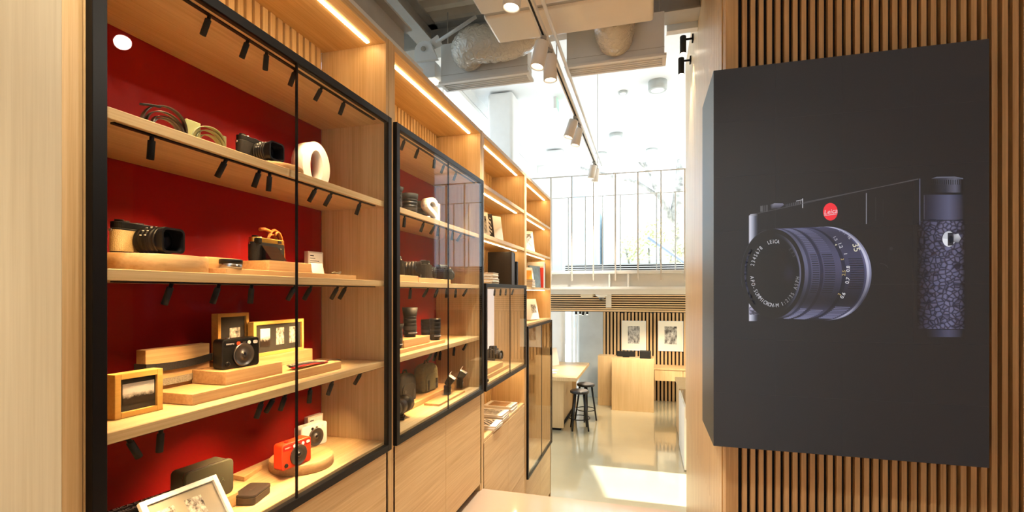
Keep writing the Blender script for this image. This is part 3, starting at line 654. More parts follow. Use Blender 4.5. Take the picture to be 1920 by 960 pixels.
# ================================================================ THINGS ON THE SHELVES
def block(name, label, X, pl, pr, z0, h, depth, m=None, group=None, cat='wooden block'):
    """oak plinth: its front face lies at x=X between picture columns pl and pr"""
    m = m or BLK; ya, yb = yx(pl, X), yx(pr, X)
    o = B(X - depth, X, ya, yb, z0, z0 + h).build(name, m, None, off=(X - depth / 2, (ya + yb) / 2, z0), bevel=0.0015)
    return tag(o, label, cat, group)
def disc(label, X, Y, r, z0, h):
    o = MB().lathe([(r - 0.002, 0), (r, 0.002), (r, h - 0.002), (r - 0.002, h)], (X, Y, z0), n=64).build('wooden_disc', BLK, None, off=(X, Y, z0)); return tag(o, label, 'wooden disc')
def rounded(w, h, r, n=6):
    pts = []
    for cx, cy_, a in ((w / 2 - r, h / 2 - r, 0), (-w / 2 + r, h / 2 - r, 90), (-w / 2 + r, -h / 2 + r, 180), (w / 2 - r, -h / 2 + r, 270)):
        for k in range(n + 1):
            t = math.radians(a + 90 * k / n); pts.append((cx + r * math.cos(t), cy_ + r * math.sin(t)))
    return pts
def slab_x(mb, w, h, d, r, z0=0.0, x0=0.0, y0=0.0):
    """rounded-corner slab seen from +x: w along y, h up, d deep"""
    return mb.prism(rounded(w, h, r), lambda p: (x0, y0 + p[0], z0 + h / 2 + p[1]), lambda p: (x0 - d, y0 + p[0], z0 + h / 2 + p[1]))
def slab_z(mb, w, l, h, r, z0=0.0):
    """rounded slab lying flat: w along x, l along y"""
    return mb.prism(rounded(w, l, r), lambda p: (p[0], p[1], z0), lambda p: (p[0], p[1], z0 + h))
def lens_profile(L, R, n=4, front=1.0):
    pr = [(R * 0.86, 0), (R * 0.86, L * 0.10), (R, L * 0.12)]; h = L * 0.12
    step = (L * 0.86 - h) / n
    for k in range(n):
        r = R * (1 + (front - 1) * (k + 1) / n); pr += [(r, h + 0.002), (r, h + step - 0.004), (r * 0.95, h + step - 0.003), (r * 0.95, h + step - 0.001)]; h += step
    rf = R * front
    pr += [(rf, h + 0.001), (rf, L), (rf * 0.88, L), (rf * 0.80, L - 0.008)]
    return pr
def lens_x(parent, o, L, R, hood=None, front=1.0, rings=4, tick=True, rimmat=None, bodymat=None):
    """lens pointing along +x from o"""
    ln = MB().lathe(lens_profile(L, R, rings, front), o, (1, 0, 0), 36, cap1=False).build('lens', bodymat or BODY, parent)
    MB().lathe([(R * front * 0.80, 0), (R * front * 0.5, 0.004), (0.001, 0.006)], (o[0] + L - 0.010, o[1], o[2]), (1, 0, 0), 28).build('front_glass', LENSG, ln)
    if tick:
        t = MB()
        for k in range(9):
            a = math.radians(-15 + 22 * k)
            for xx in (0.42, 0.62):
                c = Vector((o[0] + L * xx, o[1] + R * 1.01 * math.cos(a), o[2] + R * 1.01 * math.sin(a))); t.box(c.x - 0.002, c.x + 0.002, c.y - 0.0012, c.y + 0.0012, c.z - 0.0012, c.z + 0.0012)
        t.build('engraved_marks', TICK, ln)
    if hood:
        w, h, d = hood; m = MB(); a = rounded(w, h, min(w, h) * 0.22); b = [(p[0] * 0.86, p[1] * 0.84) for p in a]; n = len(a)
        x0, x1 = o[0] + L - 0.006, o[0] + L + d
        ra = [m.pt((x0, o[1] + p[0] * 0.85, o[2] + p[1] * 0.85)) for p in a]; rb = [m.pt((x1, o[1] + p[0], o[2] + p[1])) for p in a]
        rc = [m.pt((x1, o[1] + p[0], o[2] + p[1])) for p in b]; rd = [m.pt((x0, o[1] + p[0] * 0.85, o[2] + p[1] * 0.85)) for p in b]
        for q, r in ((ra, rb), (rb, rc), (rc, rd), (rd, ra)):
            for k in range(n): m.face((q[k], q[(k + 1) % n], r[(k + 1) % n], r[k]))
        m.build('lens_hood', BLACK, ln)
    return ln
def rangefinder(label, loc, rz, wrap, top, L=0.085, R=0.034, hood=None, W=0.132, H=0.080, D=0.034, lens=True):
    t = thing('camera', label, 'camera', loc, rz)
    m = MB(); slab_x(m, W, H * 0.80, D, D * 0.45, 0.0); 
    # body with rounded ends (plan view)
    m = MB(); pl = rounded(D, W, D * 0.48)
    m.prism(pl, lambda p: (p[0] - D / 2, p[1], 0.0), lambda p: (p[0] - D / 2, p[1], H * 0.80)); m.build('body', BODY, t, bevel=0.0015)
    m = MB(); m.prism([(p[0] * 1.03, p[1] * 1.012) for p in pl], lambda p: (p[0] - D / 2, p[1], H * 0.08), lambda p: (p[0] - D / 2, p[1], H * 0.74)); m.build('leather_wrap', wrap, t)
    m = MB(); m.prism([(p[0] * 0.98, p[1] * 0.99) for p in pl], lambda p: (p[0] - D / 2, p[1], H * 0.80), lambda p: (p[0] - D / 2, p[1], H)); m.build('top_plate', top, t, bevel=0.002)
    m = MB(); m.cyl((-D / 2, -W * 0.36, H), (-D / 2, -W * 0.36, H + 0.006), 0.010, n=24); m.build('shutter_dial', BLACK, t)
    m = MB(); m.cyl((-D / 2, -W * 0.22, H), (-D / 2, -W * 0.22, H + 0.005), 0.007, n=20); m.build('shutter_button', STEEL, t)
    m = MB(); m.box(-D * 0.75, -D * 0.2, -0.011, 0.011, H, H + 0.003); m.build('hot_shoe', STEEL, t)
    m = MB(); m.box(0.0, 0.0012, W * 0.22, W * 0.34, H * 0.82, H * 0.95); m.build('viewfinder_window', LENSG, t)
    m = MB(); m.cyl((-D / 2, -W * 0.5, H * 0.72), (-D / 2, -W * 0.5 - 0.006, H * 0.72), 0.004, n=12); m.cyl((-D / 2, W * 0.5, H * 0.72), (-D / 2, W * 0.5 + 0.006, H * 0.72), 0.004, n=12); m.build('strap_lug', STEEL, t)
    if lens: lens_x(t, (-0.002, 0.004, H * 0.46), L, R, hood)
    return t
def instant(label, loc, rz, m_body, m_band, m_dot):
    t = thing('instant_camera', label, 'camera', loc, rz); Wd, H, D = 0.131, 0.092, 0.042
    m = MB(); slab_x(m, Wd, H, D, 0.011); m.build('body', m_body, t, bevel=0.0035, seg=3)
    m = MB(); slab_x(m, Wd * 0.93, 0.018, 0.002, 0.003, H - 0.0245, 0.0008); m.build('window_band', m_band, t)
    m = MB()
    m.lathe([(0.0365, 0), (0.0365, 0.004), (0.034, 0.0065), (0.033, 0.004), (0.012, 0.002), (0.0115, 0.006), (0.009, 0.006)], (0.0, 0.006, 0.040), (1, 0, 0), 48); ln = m.build('lens_ring', mat('ring_black', (0.16, 0.15, 0.145), 0.30, 0.9), t)
    MB().lathe([(0.0085, 0), (0.006, 0.0015), (0.001, 0.002)], (0.0052, 0.006, 0.040), (1, 0, 0), 20).build('lens_glass', LENSG, ln)
    lettering('O', 0.005, TICK, ln, (0.007, 0.006, 0.006), (0, 1, 0), (0, 0, 1), 0.0002, 'ring_mark') if False else None
    zz = H - 0.0155
    m = MB(); m.cyl((0, -0.012, zz), (0.0022, -0.012, zz), 0.006, n=24); m.build('round_badge', m_dot, t)
    m = MB(); m.box(0, 0.002, 0.004, 0.014, zz - 0.005, zz + 0.005); m.build('sensor_window', STEEL, t)
    m = MB(); m.cyl((0, 0.026, zz), (0.0022, 0.026, zz), 0.0058, n=24); m.build('viewfinder_window', TICK, t)
    m = MB(); m.prism(rounded(0.016, 0.010, 0.0045), lambda p: (0, 0.049 + p[0], zz + p[1]), lambda p: (0.0022, 0.049 + p[0], zz + p[1])); m.build('flash_window', WHITEL, t)
    m = MB(); m.lathe([(0.0075, 0), (0.0075, 0.002), (0.006, 0.005), (0.003, 0.0055)], (0, -0.048, 0.016), (1, 0, 0), 24); m.build('shutter_button', BLACK, t)
    m = MB(); m.cyl((-0.02, -0.03, H - 0.001), (-0.02, -0.03, H + 0.003), 0.008, n=20); m.build('top_button', m_band if m_band is not BLACK else STEEL, t)
    lettering('SOFORT 2', 0.0058, TICK, t, (0.0012, -0.040, zz), (0, 1, 0), (0, 0, 1), 0.0002)
    return t
def picture_frame(name, label, loc, rz, w, h, bar, depth, fm, mount, prints, tilt=0.0, group=None, cat='picture frame'):
    """prints: (material, centre y, centre z, width, height) on the mount; front faces +x"""
    t = thing(name, label, cat, loc, rz, group); t.rotation_euler[1] = math.radians(-tilt)
    f = MB()
    f.box(-depth, 0, -w / 2, -w / 2 + bar, 0, h); f.box(-depth, 0, w / 2 - bar, w / 2, 0, h); f.box(-depth, 0, -w / 2 + bar, w / 2 - bar, 0, bar); f.box(-depth, 0, -w / 2 + bar, w / 2 - bar, h - bar, h)
    f.build('frame', fm, t, bevel=0.001)
    b = MB(); b.box(-depth + 0.002, -0.008, -w / 2 + bar, w / 2 - bar, bar, h - bar); b.build('mount_board', mount, t)
    for m, cy_, cz, pw, ph in prints:
        q = MB(); q.box(-0.0085, -0.0068, cy_ - pw / 2, cy_ + pw / 2, cz - ph / 2, cz + ph / 2); q.build('photo_print', m, t)
    return t
def coil(parent, name, m, r0, r1, w, turns, c=(0, 0, 0), ecc=0.7, thick=0.0018, lift=0.0):
    """a strap wound on its edge: flat ribbon spiral"""
    pts = []; N = int(28 * turns)
    for k in range(N + 1):
        a = 2 * math.pi * k / 28; r = r0 + (r1 - r0) * k / N; pts.append((c[0] + r * ecc * math.cos(a), c[1] + r * math.sin(a), c[2] + w / 2 + lift * k / N))
    mb = MB(); ins, out = [], []
    for i, p in enumerate(pts):
        a = Vector(pts[max(0, i - 1)]); b = Vector(pts[min(N, i + 1)]); t = (b - a).normalized(); nrm = Vector((t.y, -t.x, 0)) * thick; pv = Vector(p)
        ins.append((mb.pt(pv - nrm - Vector((0, 0, w / 2))), mb.pt(pv - nrm + Vector((0, 0, w / 2))))); out.append((mb.pt(pv + nrm - Vector((0, 0, w / 2))), mb.pt(pv + nrm + Vector((0, 0, w / 2)))))
    for i in range(N):
        mb.face((ins[i][0], ins[i + 1][0], ins[i + 1][1], ins[i][1]), True); mb.face((out[i][0], out[i][1], out[i + 1][1], out[i + 1][0]), True)
        mb.face((ins[i][1], ins[i + 1][1], out[i + 1][1], out[i][1])); mb.face((ins[i][0], out[i][0], out[i + 1][0], ins[i + 1][0]))
    mb.face((ins[0][0], ins[0][1], out[0][1], out[0][0])); mb.face((ins[N][0], out[N][0], out[N][1], ins[N][1]))
    return mb.build(name, m, parent)
def lens_up(label, loc, L, R, front=1.0, hood=0.0, hoodr=1.25, group='standing lenses in the second red cabinet', petals=False):
    t = thing('camera_lens', label, 'lens', loc, 0, group)
    MB().lathe(lens_profile(L, R, 4, front), (0, 0, 0), (0, 0, 1), 40).build('barrel', BODY, t)
    m = MB(); m.lathe([(R * 1.012, L * 0.34), (R * 1.03, L * 0.36), (R * 1.03, L * 0.50), (R * 1.012, L * 0.52)], n=40, cap0=False, cap1=False); m.build('focus_ring', GREYR, t)
    m = MB()
    for k in range(14):
        a = math.radians(-70 + 11 * k); c = Vector((R * 1.0 * math.cos(a), R * 1.0 * math.sin(a), L * 0.2)); m.box(c.x - 0.0022, c.x + 0.0022, c.y - 0.0022, c.y + 0.0022, c.z - 0.002, c.z + 0.002)
    m.build('engraved_marks', TICK, t)
    if hood:
        m = MB(); rf = R * front; m.lathe([(rf * 1.0, L * 0.97), (rf * 1.04, L), (rf * hoodr, L + hood), (rf * hoodr * 0.95, L + hood), (rf * 0.97, L), (rf * 0.95, L * 0.97)], n=40, cap0=False, cap1=False); m.build('lens_hood', BLACKM, t)
    return t
def slr(label, loc, rz, L=0.09, R=0.036, W=0.14, H=0.085, front=1.0, hood=None, bodymat=None, grip=True, mount='+'):
    t = thing('camera', label, 'camera', loc, rz)
    m = MB(); m.prism(rounded(0.045, W, 0.014), lambda p: (p[0] - 0.02, p[1], 0), lambda p: (p[0] - 0.02, p[1], H)); m.build('body', bodymat or BODY, t, bevel=0.004, seg=2)
    m = MB(); a = [(-0.032, H - 0.002), (0.032, H - 0.002), (0.022, H + 0.026), (-0.022, H + 0.026)]
    m.prism(a, lambda p: (0.012, p[0], p[1]), lambda p: (-0.045, p[0] * 0.9, p[1])); m.build('prism_housing', BODY, t, bevel=0.004)
    if grip:
        m = MB(); m.prism(rounded(0.045, 0.036, 0.016), lambda p: (p[0] + 0.012, p[1] - W / 2 + 0.018, 0.0), lambda p: (p[0] + 0.008, p[1] - W / 2 + 0.018, H * 0.97)); m.build('grip', LEATHER, t, bevel=0.003)
    m = MB(); m.cyl((-0.018, -W * 0.36, H), (-0.018, -W * 0.36, H + 0.008), 0.013, n=24); m.build('mode_dial', BLACK, t)
    m = MB(); m.cyl((0.012, -W * 0.40, H - 0.002), (0.014, -W * 0.40, H + 0.005), 0.006, n=18); m.build('shutter_button', STEEL, t)
    m = MB(); m.box(-0.04, -0.012, -0.010, 0.010, H + 0.026, H + 0.029); m.build('hot_shoe', STEEL, t)
    if L: lens_x(t, (0.0, 0.006, H * 0.47), L, R, hood, front)
    return t
def info_card(label, px, X, z0, rz):
    t = thing('info_card', label, 'info card', (X, yx(px, X), z0), rz, 'acrylic info cards')
    B(-0.022, 0, -0.043, 0.043, 0, 0.125).build('acrylic_block', ACRYL, t, bevel=0.001)
    c = MB(); c.box(0, 0.0008, -0.036, 0.036, 0.008, 0.118); c.build('card', PAPER, t)
    ln = MB()
    random.seed(px)
    ln.box(0.0008, 0.0012, -0.032, -0.012, 0.104, 0.1085); ln.box(0.0008, 0.0012, -0.032, -0.004, 0.094, 0.0965)
    for k in range(9):
        if k == 5: continue
        ln.box(0.0008, 0.0012, -0.032, 0.018 + random.random() * 0.012, 0.082 - k * 0.0075, 0.0848 - k * 0.0075)
    ln.build('printed_lines', INK, t); return t

# ---------------- nearest cabinet, top shelf (z 2.897)
Z1, Z2, Z3, Z4 = 2.898, 2.543, 2.183, 1.821
X = -1.185
def strap_arcs(parent, name, m, arcs, w, th=0.0022):
    """lengths of strap standing in bows: (centre y, half width, height, x, lean)"""
    mb = MB()
    for cy_, hw, hh, x0, lean in arcs:
        N = 22; q = []
        for k in range(N + 1):
            a = math.pi * k / N; c = Vector((x0 + lean * math.sin(a), cy_ - hw * math.cos(a), hh * math.sin(a) ** 0.8 + 0.001)); n = Vector((0, -math.cos(a) / max(hw, .01), math.sin(a) / max(hh, .01))).normalized()
            q.append([mb.pt(c + Vector((-w / 2, 0, 0))), mb.pt(c + Vector((w / 2, 0, 0))), mb.pt(c + Vector((w / 2, 0, 0)) + n * th), mb.pt(c + Vector((-w / 2, 0, 0)) + n * th)])
        for f, g in zip(q, q[1:]):
            for k in range(4): mb.face((f[k], g[k], g[(k + 1) % 4], f[(k + 1) % 4]), True)
        mb.face(q[0]); mb.face(q[-1][::-1])
    return mb.build(name, m, parent)
t = thing('camera_strap', 'dark brown camera strap looped in bows on the top shelf, far left', 'strap', (X, yx(308, X), Z1))
strap_arcs(t, 'strap_band', mat('dark_brown_leather', lin(66, 52, 40), 0.4, noise=0.2, nscale=80), [(0.0, 0.058, 0.060, 0.0, 0.012), (0.006, 0.050, 0.050, -0.004, 0.0), (0.010, 0.042, 0.040, 0.004, -0.01), (0.004, 0.034, 0.032, 0.0, 0.0)], 0.012)
m = MB(); m.tube([(0.010, -0.066, 0.046), (0.010, -0.045, 0.052), (0.012, -0.02, 0.056)], 0.006, 8, flat=(0.003, (0, 0, 1))); m.build('strap_end', STRAPB, t)
m = MB(); m.tube([(0.0, 0.062 + 0.007 * math.cos(a * .5236), 0.040 + 0.007 * math.sin(a * .5236)) for a in range(12)], 0.0013, 6, closed=True); m.build('split_ring', STEEL, t)
t = thing('camera_strap', 'olive green leather strap looped beside a pale tab on the top shelf', 'strap', (X, yx(383, X), Z1))
strap_arcs(t, 'strap_band', STRAPO, [(0.010, 0.052, 0.050, 0.0, 0.01), (0.014, 0.044, 0.042, 0.003, 0.0), (0.018, 0.034, 0.032, -0.003, 0.0)], 0.014)
m = MB(); m.box(-0.004, 0.004, -0.056, -0.014, 0.001, 0.056); m.build('leather_tab', mat('pale_olive_leather', lin(196, 192, 126), 0.5, noise=0.06, nscale=60), t, bevel=0.002)
m = MB(); m.box(-0.007, 0.007, 0.058, 0.068, 0.0, 0.046); m.build('end_loop', STRAPO, t, bevel=0.003)
disc('round oak disc under the black camera on the top shelf', -1.232, yx(514, -1.232), 0.092, Z1, 0.020)
rangefinder('black compact camera with square lens hood on the top shelf', (-1.258, yx(484, -1.258), Z1 + 0.0205), -2, LEATHER, BODY, 0.052, 0.034, (0.064, 0.062, 0.026), H=0.084)
def letter_q(label, X, px, z):
    t = thing('display_letter', label, 'letter', (X, yx(px, X), z), -3)
    m = MB(); N = 56; o = []; i = []
    for k in range(N):
        a = 2 * math.pi * k / N; o.append((0.078 * math.cos(a), 0.097 + 0.097 * math.sin(a))); i.append((0.036 * math.cos(a), 0.097 + 0.064 * math.sin(a)))
    for x0 in (0,):
        A = [m.pt((0, *p)) for p in o]; Bq = [m.pt((0, *p)) for p in i]; Cc = [m.pt((-0.055, *p)) for p in o]; Dd = [m.pt((-0.055, *p)) for p in i]
        for k in range(N):
            n = (k + 1) % N
            m.face((A[k], A[n], Bq[n], Bq[k])); m.face((Cc[k], Dd[k], Dd[n], Cc[n])); m.face((A[k], Cc[k], Cc[n], A[n]), True); m.face((Bq[k], Bq[n], Dd[n], Dd[k]), True)
    m.build('letter_bowl', WHITEL, t)
    m = MB(); m.prism([(0.012, 0.045), (0.032, 0.052), (0.075, 0.0), (0.046, 0.0)], lambda p: (0.001, *p), lambda p: (-0.054, *p)); m.build('letter_tail', WHITEL, t)
    return t
letter_q('white standing letter Q at the right of the top shelf', -1.275, 594, Z1)
# ---------------- second shelf (z 2.543)
disc('wide oak disc under the cream leather camera', -1.295, 0.985, 0.135, Z2, 0.044)
rangefinder('cream leather camera with black top and big black lens', (-1.290, 0.962, Z2 + 0.0445), 6, CREAM, BODY, 0.070, 0.037, (0.070, 0.066, 0.024), W=0.136, H=0.083)
block('wooden_plank', 'long thin oak plank on the second shelf under blocks', -1.185, 424, 668, Z2, 0.018, 0.20)
block('wooden_block', 'small oak block behind the silver and black lens cap', -1.25, 385, 452, Z2 + 0.0185, 0.034, 0.10)
block('wooden_block', 'oak block under the black and brass camera', -1.215, 505, 584, Z2 + 0.0185, 0.036, 0.13)
t = thing('lens_cap', 'round lens cap, black above and silver below, on the second shelf', 'lens cap', (-1.212, yx(433, -1.212), Z2 + 0.0185))
MB().lathe([(0.029, 0), (0.031, 0.002), (0.031, 0.014), (0.030, 0.0145)], n=40).build('silver_ring', STEEL, t); MB().lathe([(0.0315, 0.0146), (0.0315, 0.026), (0.029, 0.028)], n=40).build('black_rim', BLACK, t)
t = rangefinder('black camera seen from the back with brass top and tan strap', (-1.285, yx(508, -1.285), Z2 + 0.055), 0, LEATHER, BRASS, 0.03, 0.03, None, W=0.150, H=0.082, lens=False)
m = MB(); m.prism([(0.002, 0.004), (0.044, 0.004), (0.003, 0.055)], lambda p: (p[0], -0.045, p[1]), lambda p: (p[0], 0.028, p[1])); m.build('tilted_monitor', mat('monitor_glass', (0.006, 0.006, 0.009), 0.08, coat=1.0), t, bevel=0.001)
m = MB(); m.box(-0.012, 0.010, -0.070, -0.048, 0.058, 0.080); m.build('eyepiece', BLACKM, t, bevel=0.006, seg=3)
m = MB()
for y_, z_ in ((0.046, 0.048), (0.042, 0.030), (0.046, 0.016)): m.cyl((0, y_, z_), (0.003, y_, z_), 0.0035, n=12)
m.build('button', STEEL, t)
def arc(c, ry, rz, a0, a1, n=14, x=-0.02, dx=0.0): return [(x + dx * k / n, c[0] + ry * math.cos(math.radians(a0 + (a1 - a0) * k / n)), c[1] + rz * math.sin(math.radians(a0 + (a1 - a0) * k / n))) for k in range(n + 1)]
m = MB(); m.tube(arc((0.040, 0.0), 0.045, 0.118, 150, 10), 0.0045, 8); m.tube(arc((0.040, 0.006), 0.040, 0.095, 140, 4, x=-0.03), 0.004, 8); m.tube(arc((0.048, 0.006), 0.030, 0.105, 120, 4, x=-0.012), 0.004, 8)
m.tube([(-0.02, -0.03, 0.112), (-0.02, -0.005, 0.116), (-0.02, 0.02, 0.110)], 0.006, 8); m.build('leather_strap', TAN, t)
info_card('white acrylic info card standing behind a silver plate, second shelf', 592, -1.40, Z2, -8)
t = thing('steel_plate', 'small polished steel plate leaning on a block, second shelf', 'plate', (-1.205, yx(597, -1.205), Z2 + 0.0185), -40)
m = MB(Matrix.Rotation(math.radians(-38), 4, 'Y')); m.box(-0.004, 0, -0.022, 0.022, 0.0, 0.052); m.build('plate', mat('satin_steel', (0.22, 0.21, 0.20), 0.5, 0.8), t, bevel=0.001)
m = MB(); m.box(-0.030, -0.024, -0.012, 0.012, 0, 0.030); m.build('support', BLACK, t)
t = thing('strap_clip', 'tiny metal strap clip lying at the plank end', 'clip', (-1.205, yx(630, -1.205), Z2 + 0.0185))
m = MB(); m.tube([(0, -0.030, 0.004), (0.004, -0.015, 0.008), (0, 0.0, 0.005), (0.002, 0.012, 0.005)], 0.0035, 8); m.build('strap_piece', mat('dull_olive_leather', lin(120, 112, 84), 0.6), t)
m = MB(Matrix.Rotation(0.5, 4, 'X')); m.box(-0.006, 0.006, 0.014, 0.030, -0.007, 0.001); m.build('clip', STEEL, t, bevel=0.002)
# ---------------- third shelf (z 2.183)
PH1, PH2, PH3, PH4, PH5 = (photo('print_%d' % k, kd, k * 3.1) for k, kd in enumerate(('horizon', 'noise', 'horizon', 'noise', 'noise')))
Xa = -1.195
picture_frame('picture_frame', 'small maple frame with a landscape photo, front left of the third shelf', (-1.225, (yx(217, -1.225) + yx(304, -1.225)) / 2, Z3), -3, yx(304, -1.225) - yx(217, -1.225), 0.108, 0.014, 0.034, FRAMEW, MATB, [(PH1, 0.002, 0.056, 0.075, 0.050)])
block('wooden_plank', 'low oak plank along the third shelf under the black instant camera', -1.185, 361, 640, Z3, 0.030, 0.145)
t = tag(block('wooden_block', 'tall oak block wrapped with two camera straps', -1.335, 273, 393, Z3, 0.146, 0.035), 'tall oak block wrapped with two camera straps', 'wooden block')
def wrap(label, name, m, z0, w, sag):
    ya, yb = yx(273, -1.335), yx(393, -1.335); t = thing('camera_strap', label, 'strap', (-1.333, (ya + yb) / 2, z0)); L = (yb - ya) / 2
    mb = MB(); N = 16; pa = []
    for k in range(N + 1):
        u = -1 + 2 * k / N; pa.append((0.004 + 0.004 * (1 - u * u), u * (L + 0.003), -sag * (1 - u * u) + 0.003 * u))
    q = []
    for p in pa: q.append([mb.pt((p[0], p[1], p[2] - w / 2)), mb.pt((p[0], p[1], p[2] + w / 2)), mb.pt((p[0] - 0.003, p[1], p[2] + w / 2)), mb.pt((p[0] - 0.003, p[1], p[2] - w / 2))])
    for a, b in zip(q, q[1:]):
        for k in range(4): mb.face((a[k], b[k], b[(k + 1) % 4], a[(k + 1) % 4]))
    mb.face(q[0]); mb.face(q[-1][::-1]); mb.build('strap_band', m, t)
    mb = MB()
    for s in (-1, 1): mb.box(-0.040, 0.006, s * (L + 0.001), s * (L + 0.004), s * 0.003 - w / 2, s * 0.003 + w / 2)
    mb.build('strap_turn', m, t); return t
wrap('black camera strap around the tall oak block', 'strap', STRAPB, Z3 + 0.100, 0.022, 0.006); wrap('grey woven camera strap low on the tall oak block', 'strap', STRAPG, Z3 + 0.055, 0.020, 0.004)
block('wooden_block', 'oak block under the wide triple photo frame', -1.335, 478, 586, Z3, 0.074, 0.10)
picture_frame('picture_frame', 'upright maple frame with one blossom photo on the third shelf', (-1.378, yx(439, -1.378), Z3 + 0.0745), 0, 0.130, 0.160, 0.012, 0.028, FRAMEW, MATB, [(PH2, 0.010, 0.078, 0.044, 0.062)]).location.y -= 0.0
block('wooden_block', 'oak block under the upright photo frame', -1.37, 412, 462, Z3, 0.074, 0.09)
picture_frame('picture_frame', 'wide maple frame with three photos in a row', (-1.342, yx(526, -1.342), Z3 + 0.0745), 0, 0.258, 0.126, 0.012, 0.026, FRAMEW, MATB, [(PH3, -0.068, 0.066, 0.046, 0.066), (PH4, 0.006, 0.066, 0.040, 0.064), (PH5, 0.076, 0.066, 0.042, 0.064)])
block('wooden_block', 'oak block under the black instant camera', -1.20, 424, 530, Z3 + 0.0305, 0.040, 0.13)
instant('black instant camera with round lens ring on the third shelf', (-1.228, yx(453, -1.228), Z3 + 0.071), -6, BODY, BLACK, ORANGE)
t = thing('camera_strap', 'red, black and white camera straps laid along the plank', 'strap', (-1.215, yx(575, -1.215), Z3 + 0.0305), 0)
for nm, dx, m_, z_ in (('red_strap', 0.010, STRAPR, 0.009), ('white_strap', -0.006, STRAPG, 0.016), ('black_strap', 0.002, STRAPB, 0.012)):
    m = MB(); m.tube([(dx, -0.085, z_), (dx, -0.04, z_ + 0.002), (dx * .6, 0.02, z_), (dx * .2, 0.07, z_ * 0.6), (dx * .1, 0.11, 0.004)], 0.011, 8, flat=(0.0035, (0, 0, 1))); m.build(nm, m_, t)
m = MB(); m.tube([(0.0, 0.10, 0.004), (0.01, 0.13, 0.010), (0.025, 0.15, 0.008), (0.03, 0.165, 0.003)], 0.0016, 6); m.build('end_cord', STRAPB, t)
# ---------------- bottom shelf (z 1.821)
block('wooden_block', 'oak block under the olive tin on the bottom shelf', -1.24, 372, 447, Z4, 0.040, 0.11)
t = thing('tin_box', 'olive green tin box standing upright on an oak block', 'tin', (-1.262, yx(402, -1.262) - 0.012, Z4 + 0.0405), -6)
m = MB(); slab_x(m, 0.148, 0.106, 0.058, 0.014, 0, -0.012); m.build('tin_body', OLIVE, t, bevel=0.003)
m = MB(); slab_x(m, 0.151, 0.108, 0.012, 0.015, 0.0, 0.0); m.build('tin_lid', OLIVE, t, bevel=0.003)
m = MB(); slab_x(m, 0.1515, 0.1085, 0.0015, 0.015, 0.0, -0.0115); m.build('lid_edge', STEEL, t)
lettering('L E I C A', 0.018, mat('embossed_tin', lin(132, 130, 108), 0.3, metal=0.5), t, (0.0006, 0.010, 0.052), (0, 1, 0), (0, 0, 1), 0.0005)
p1 = on_z(475, 938, Z4)
t = thing('tin_box', 'flat dark brown tin lying on the bottom shelf', 'tin', (p1.x - 0.015, p1.y + 0.01, Z4), 14)
m = MB(); slab_z(m, 0.072, 0.105, 0.022, 0.012, 0); m.build('tin_body', DTIN, t, bevel=0.002)
m = MB(); slab_z(m, 0.074, 0.107, 0.009, 0.0125, 0.0225); m.build('tin_lid', DTIN, t, bevel=0.003)
m = MB(); slab_z(m, 0.0745, 0.1075, 0.001, 0.0127, 0.0218); m.build('lid_edge', STEEL, t)
lettering('LEICA', 0.012, mat('embossed_dark', lin(96, 88, 80), 0.3, metal=0.4), t, (0.0, 0.0, 0.0317), (0, 1, 0), (-1, 0, 0), 0.0003)
Dx, Dy = -1.285, yx(566, -1.285)
disc('round oak disc under the red and white instant cameras', Dx, Dy, 0.115, Z4, 0.038)
instant('orange red instant camera on the round oak disc', (Dx + 0.062, yx(557, Dx + 0.062), Z4 + 0.0385), -8, ORANGE, BAND, TICK)
instant('white instant camera behind the orange red one', (Dx - 0.020, yx(590, Dx - 0.020), Z4 + 0.0385), -10, CAMW, CAMW, BLACK)
info_card('white acrylic info card behind the white instant camera, bottom shelf', 592, -1.41, Z4, -8)
q = on_z(450, 893, Z4)
o = MB().prism([(-0.03, -0.05), (0.03, -0.055), (0.0, 0.06)], lambda p: (p[0], p[1], 0), lambda p: (p[0], p[1], 0.016)).build('wooden_wedge', BLK, None, bevel=0.001); o.location = (-1.40, q.y + 0.02, Z4); tag(o, 'flat oak wedge against the red back, bottom shelf', 'wooden wedge')
q = on_z(395, 990, Z4)
picture_frame('picture_frame', 'white frame with small photos leaning at the front of the bottom shelf', (-1.152, 1.020, Z4 + 0.0098), -6, 0.21, 0.15, 0.014, 0.014, WHITEL, mat('grey_mount', lin(150, 144, 130), 0.7), [(PH2, -0.052, 0.080, 0.046, 0.066), (PH4, 0.022, 0.080, 0.046, 0.066)], tilt=37)
Tx, Ty, Tr = -1.398, 1.045, -12
o = tag(B(-0.030, 0.030, -0.10, 0.10, 0, 0.022).build('wooden_block', BLK, None, bevel=0.0015), 'oak strip under the long olive tin with lettered straps', 'wooden block'); o.location = (Tx, Ty, Z4); o.rotation_euler[2] = math.radians(Tr)
t = thing('pencil_tin', 'long olive tin topped with two lettered black straps', 'tin', (Tx, Ty, Z4 + 0.0225), Tr)
m = MB(); slab_z(m, 0.070, 0.225, 0.028, 0.018, 0.0); m.build('tin_body', OLIVE, t, bevel=0.003)
m = MB(); slab_z(m, 0.072, 0.227, 0.002, 0.019, 0.028); m.build('lid_edge', STEEL, t)
for k, x in enumerate((-0.016, 0.014)):
    s = tag(B(-0.012, 0.012, -0.100, 0.094, 0.0, 0.010).build('lettered_strap', STRAPB, None, bevel=0.003), ('rear' if k == 0 else 'front') + ' black strap with white lettering on the long tin', 'strap', 'lettered straps')
    s.location = (Tx + x * math.cos(math.radians(Tr)), Ty + x * math.sin(math.radians(Tr)), Z4 + 0.053); s.rotation_euler[2] = math.radians(Tr)
    lettering('LEICA CAMERA', 0.021, TICK, s, (0, -0.005, 0.0102), (0, 1, 0), (-1, 0, 0), 0.0002)
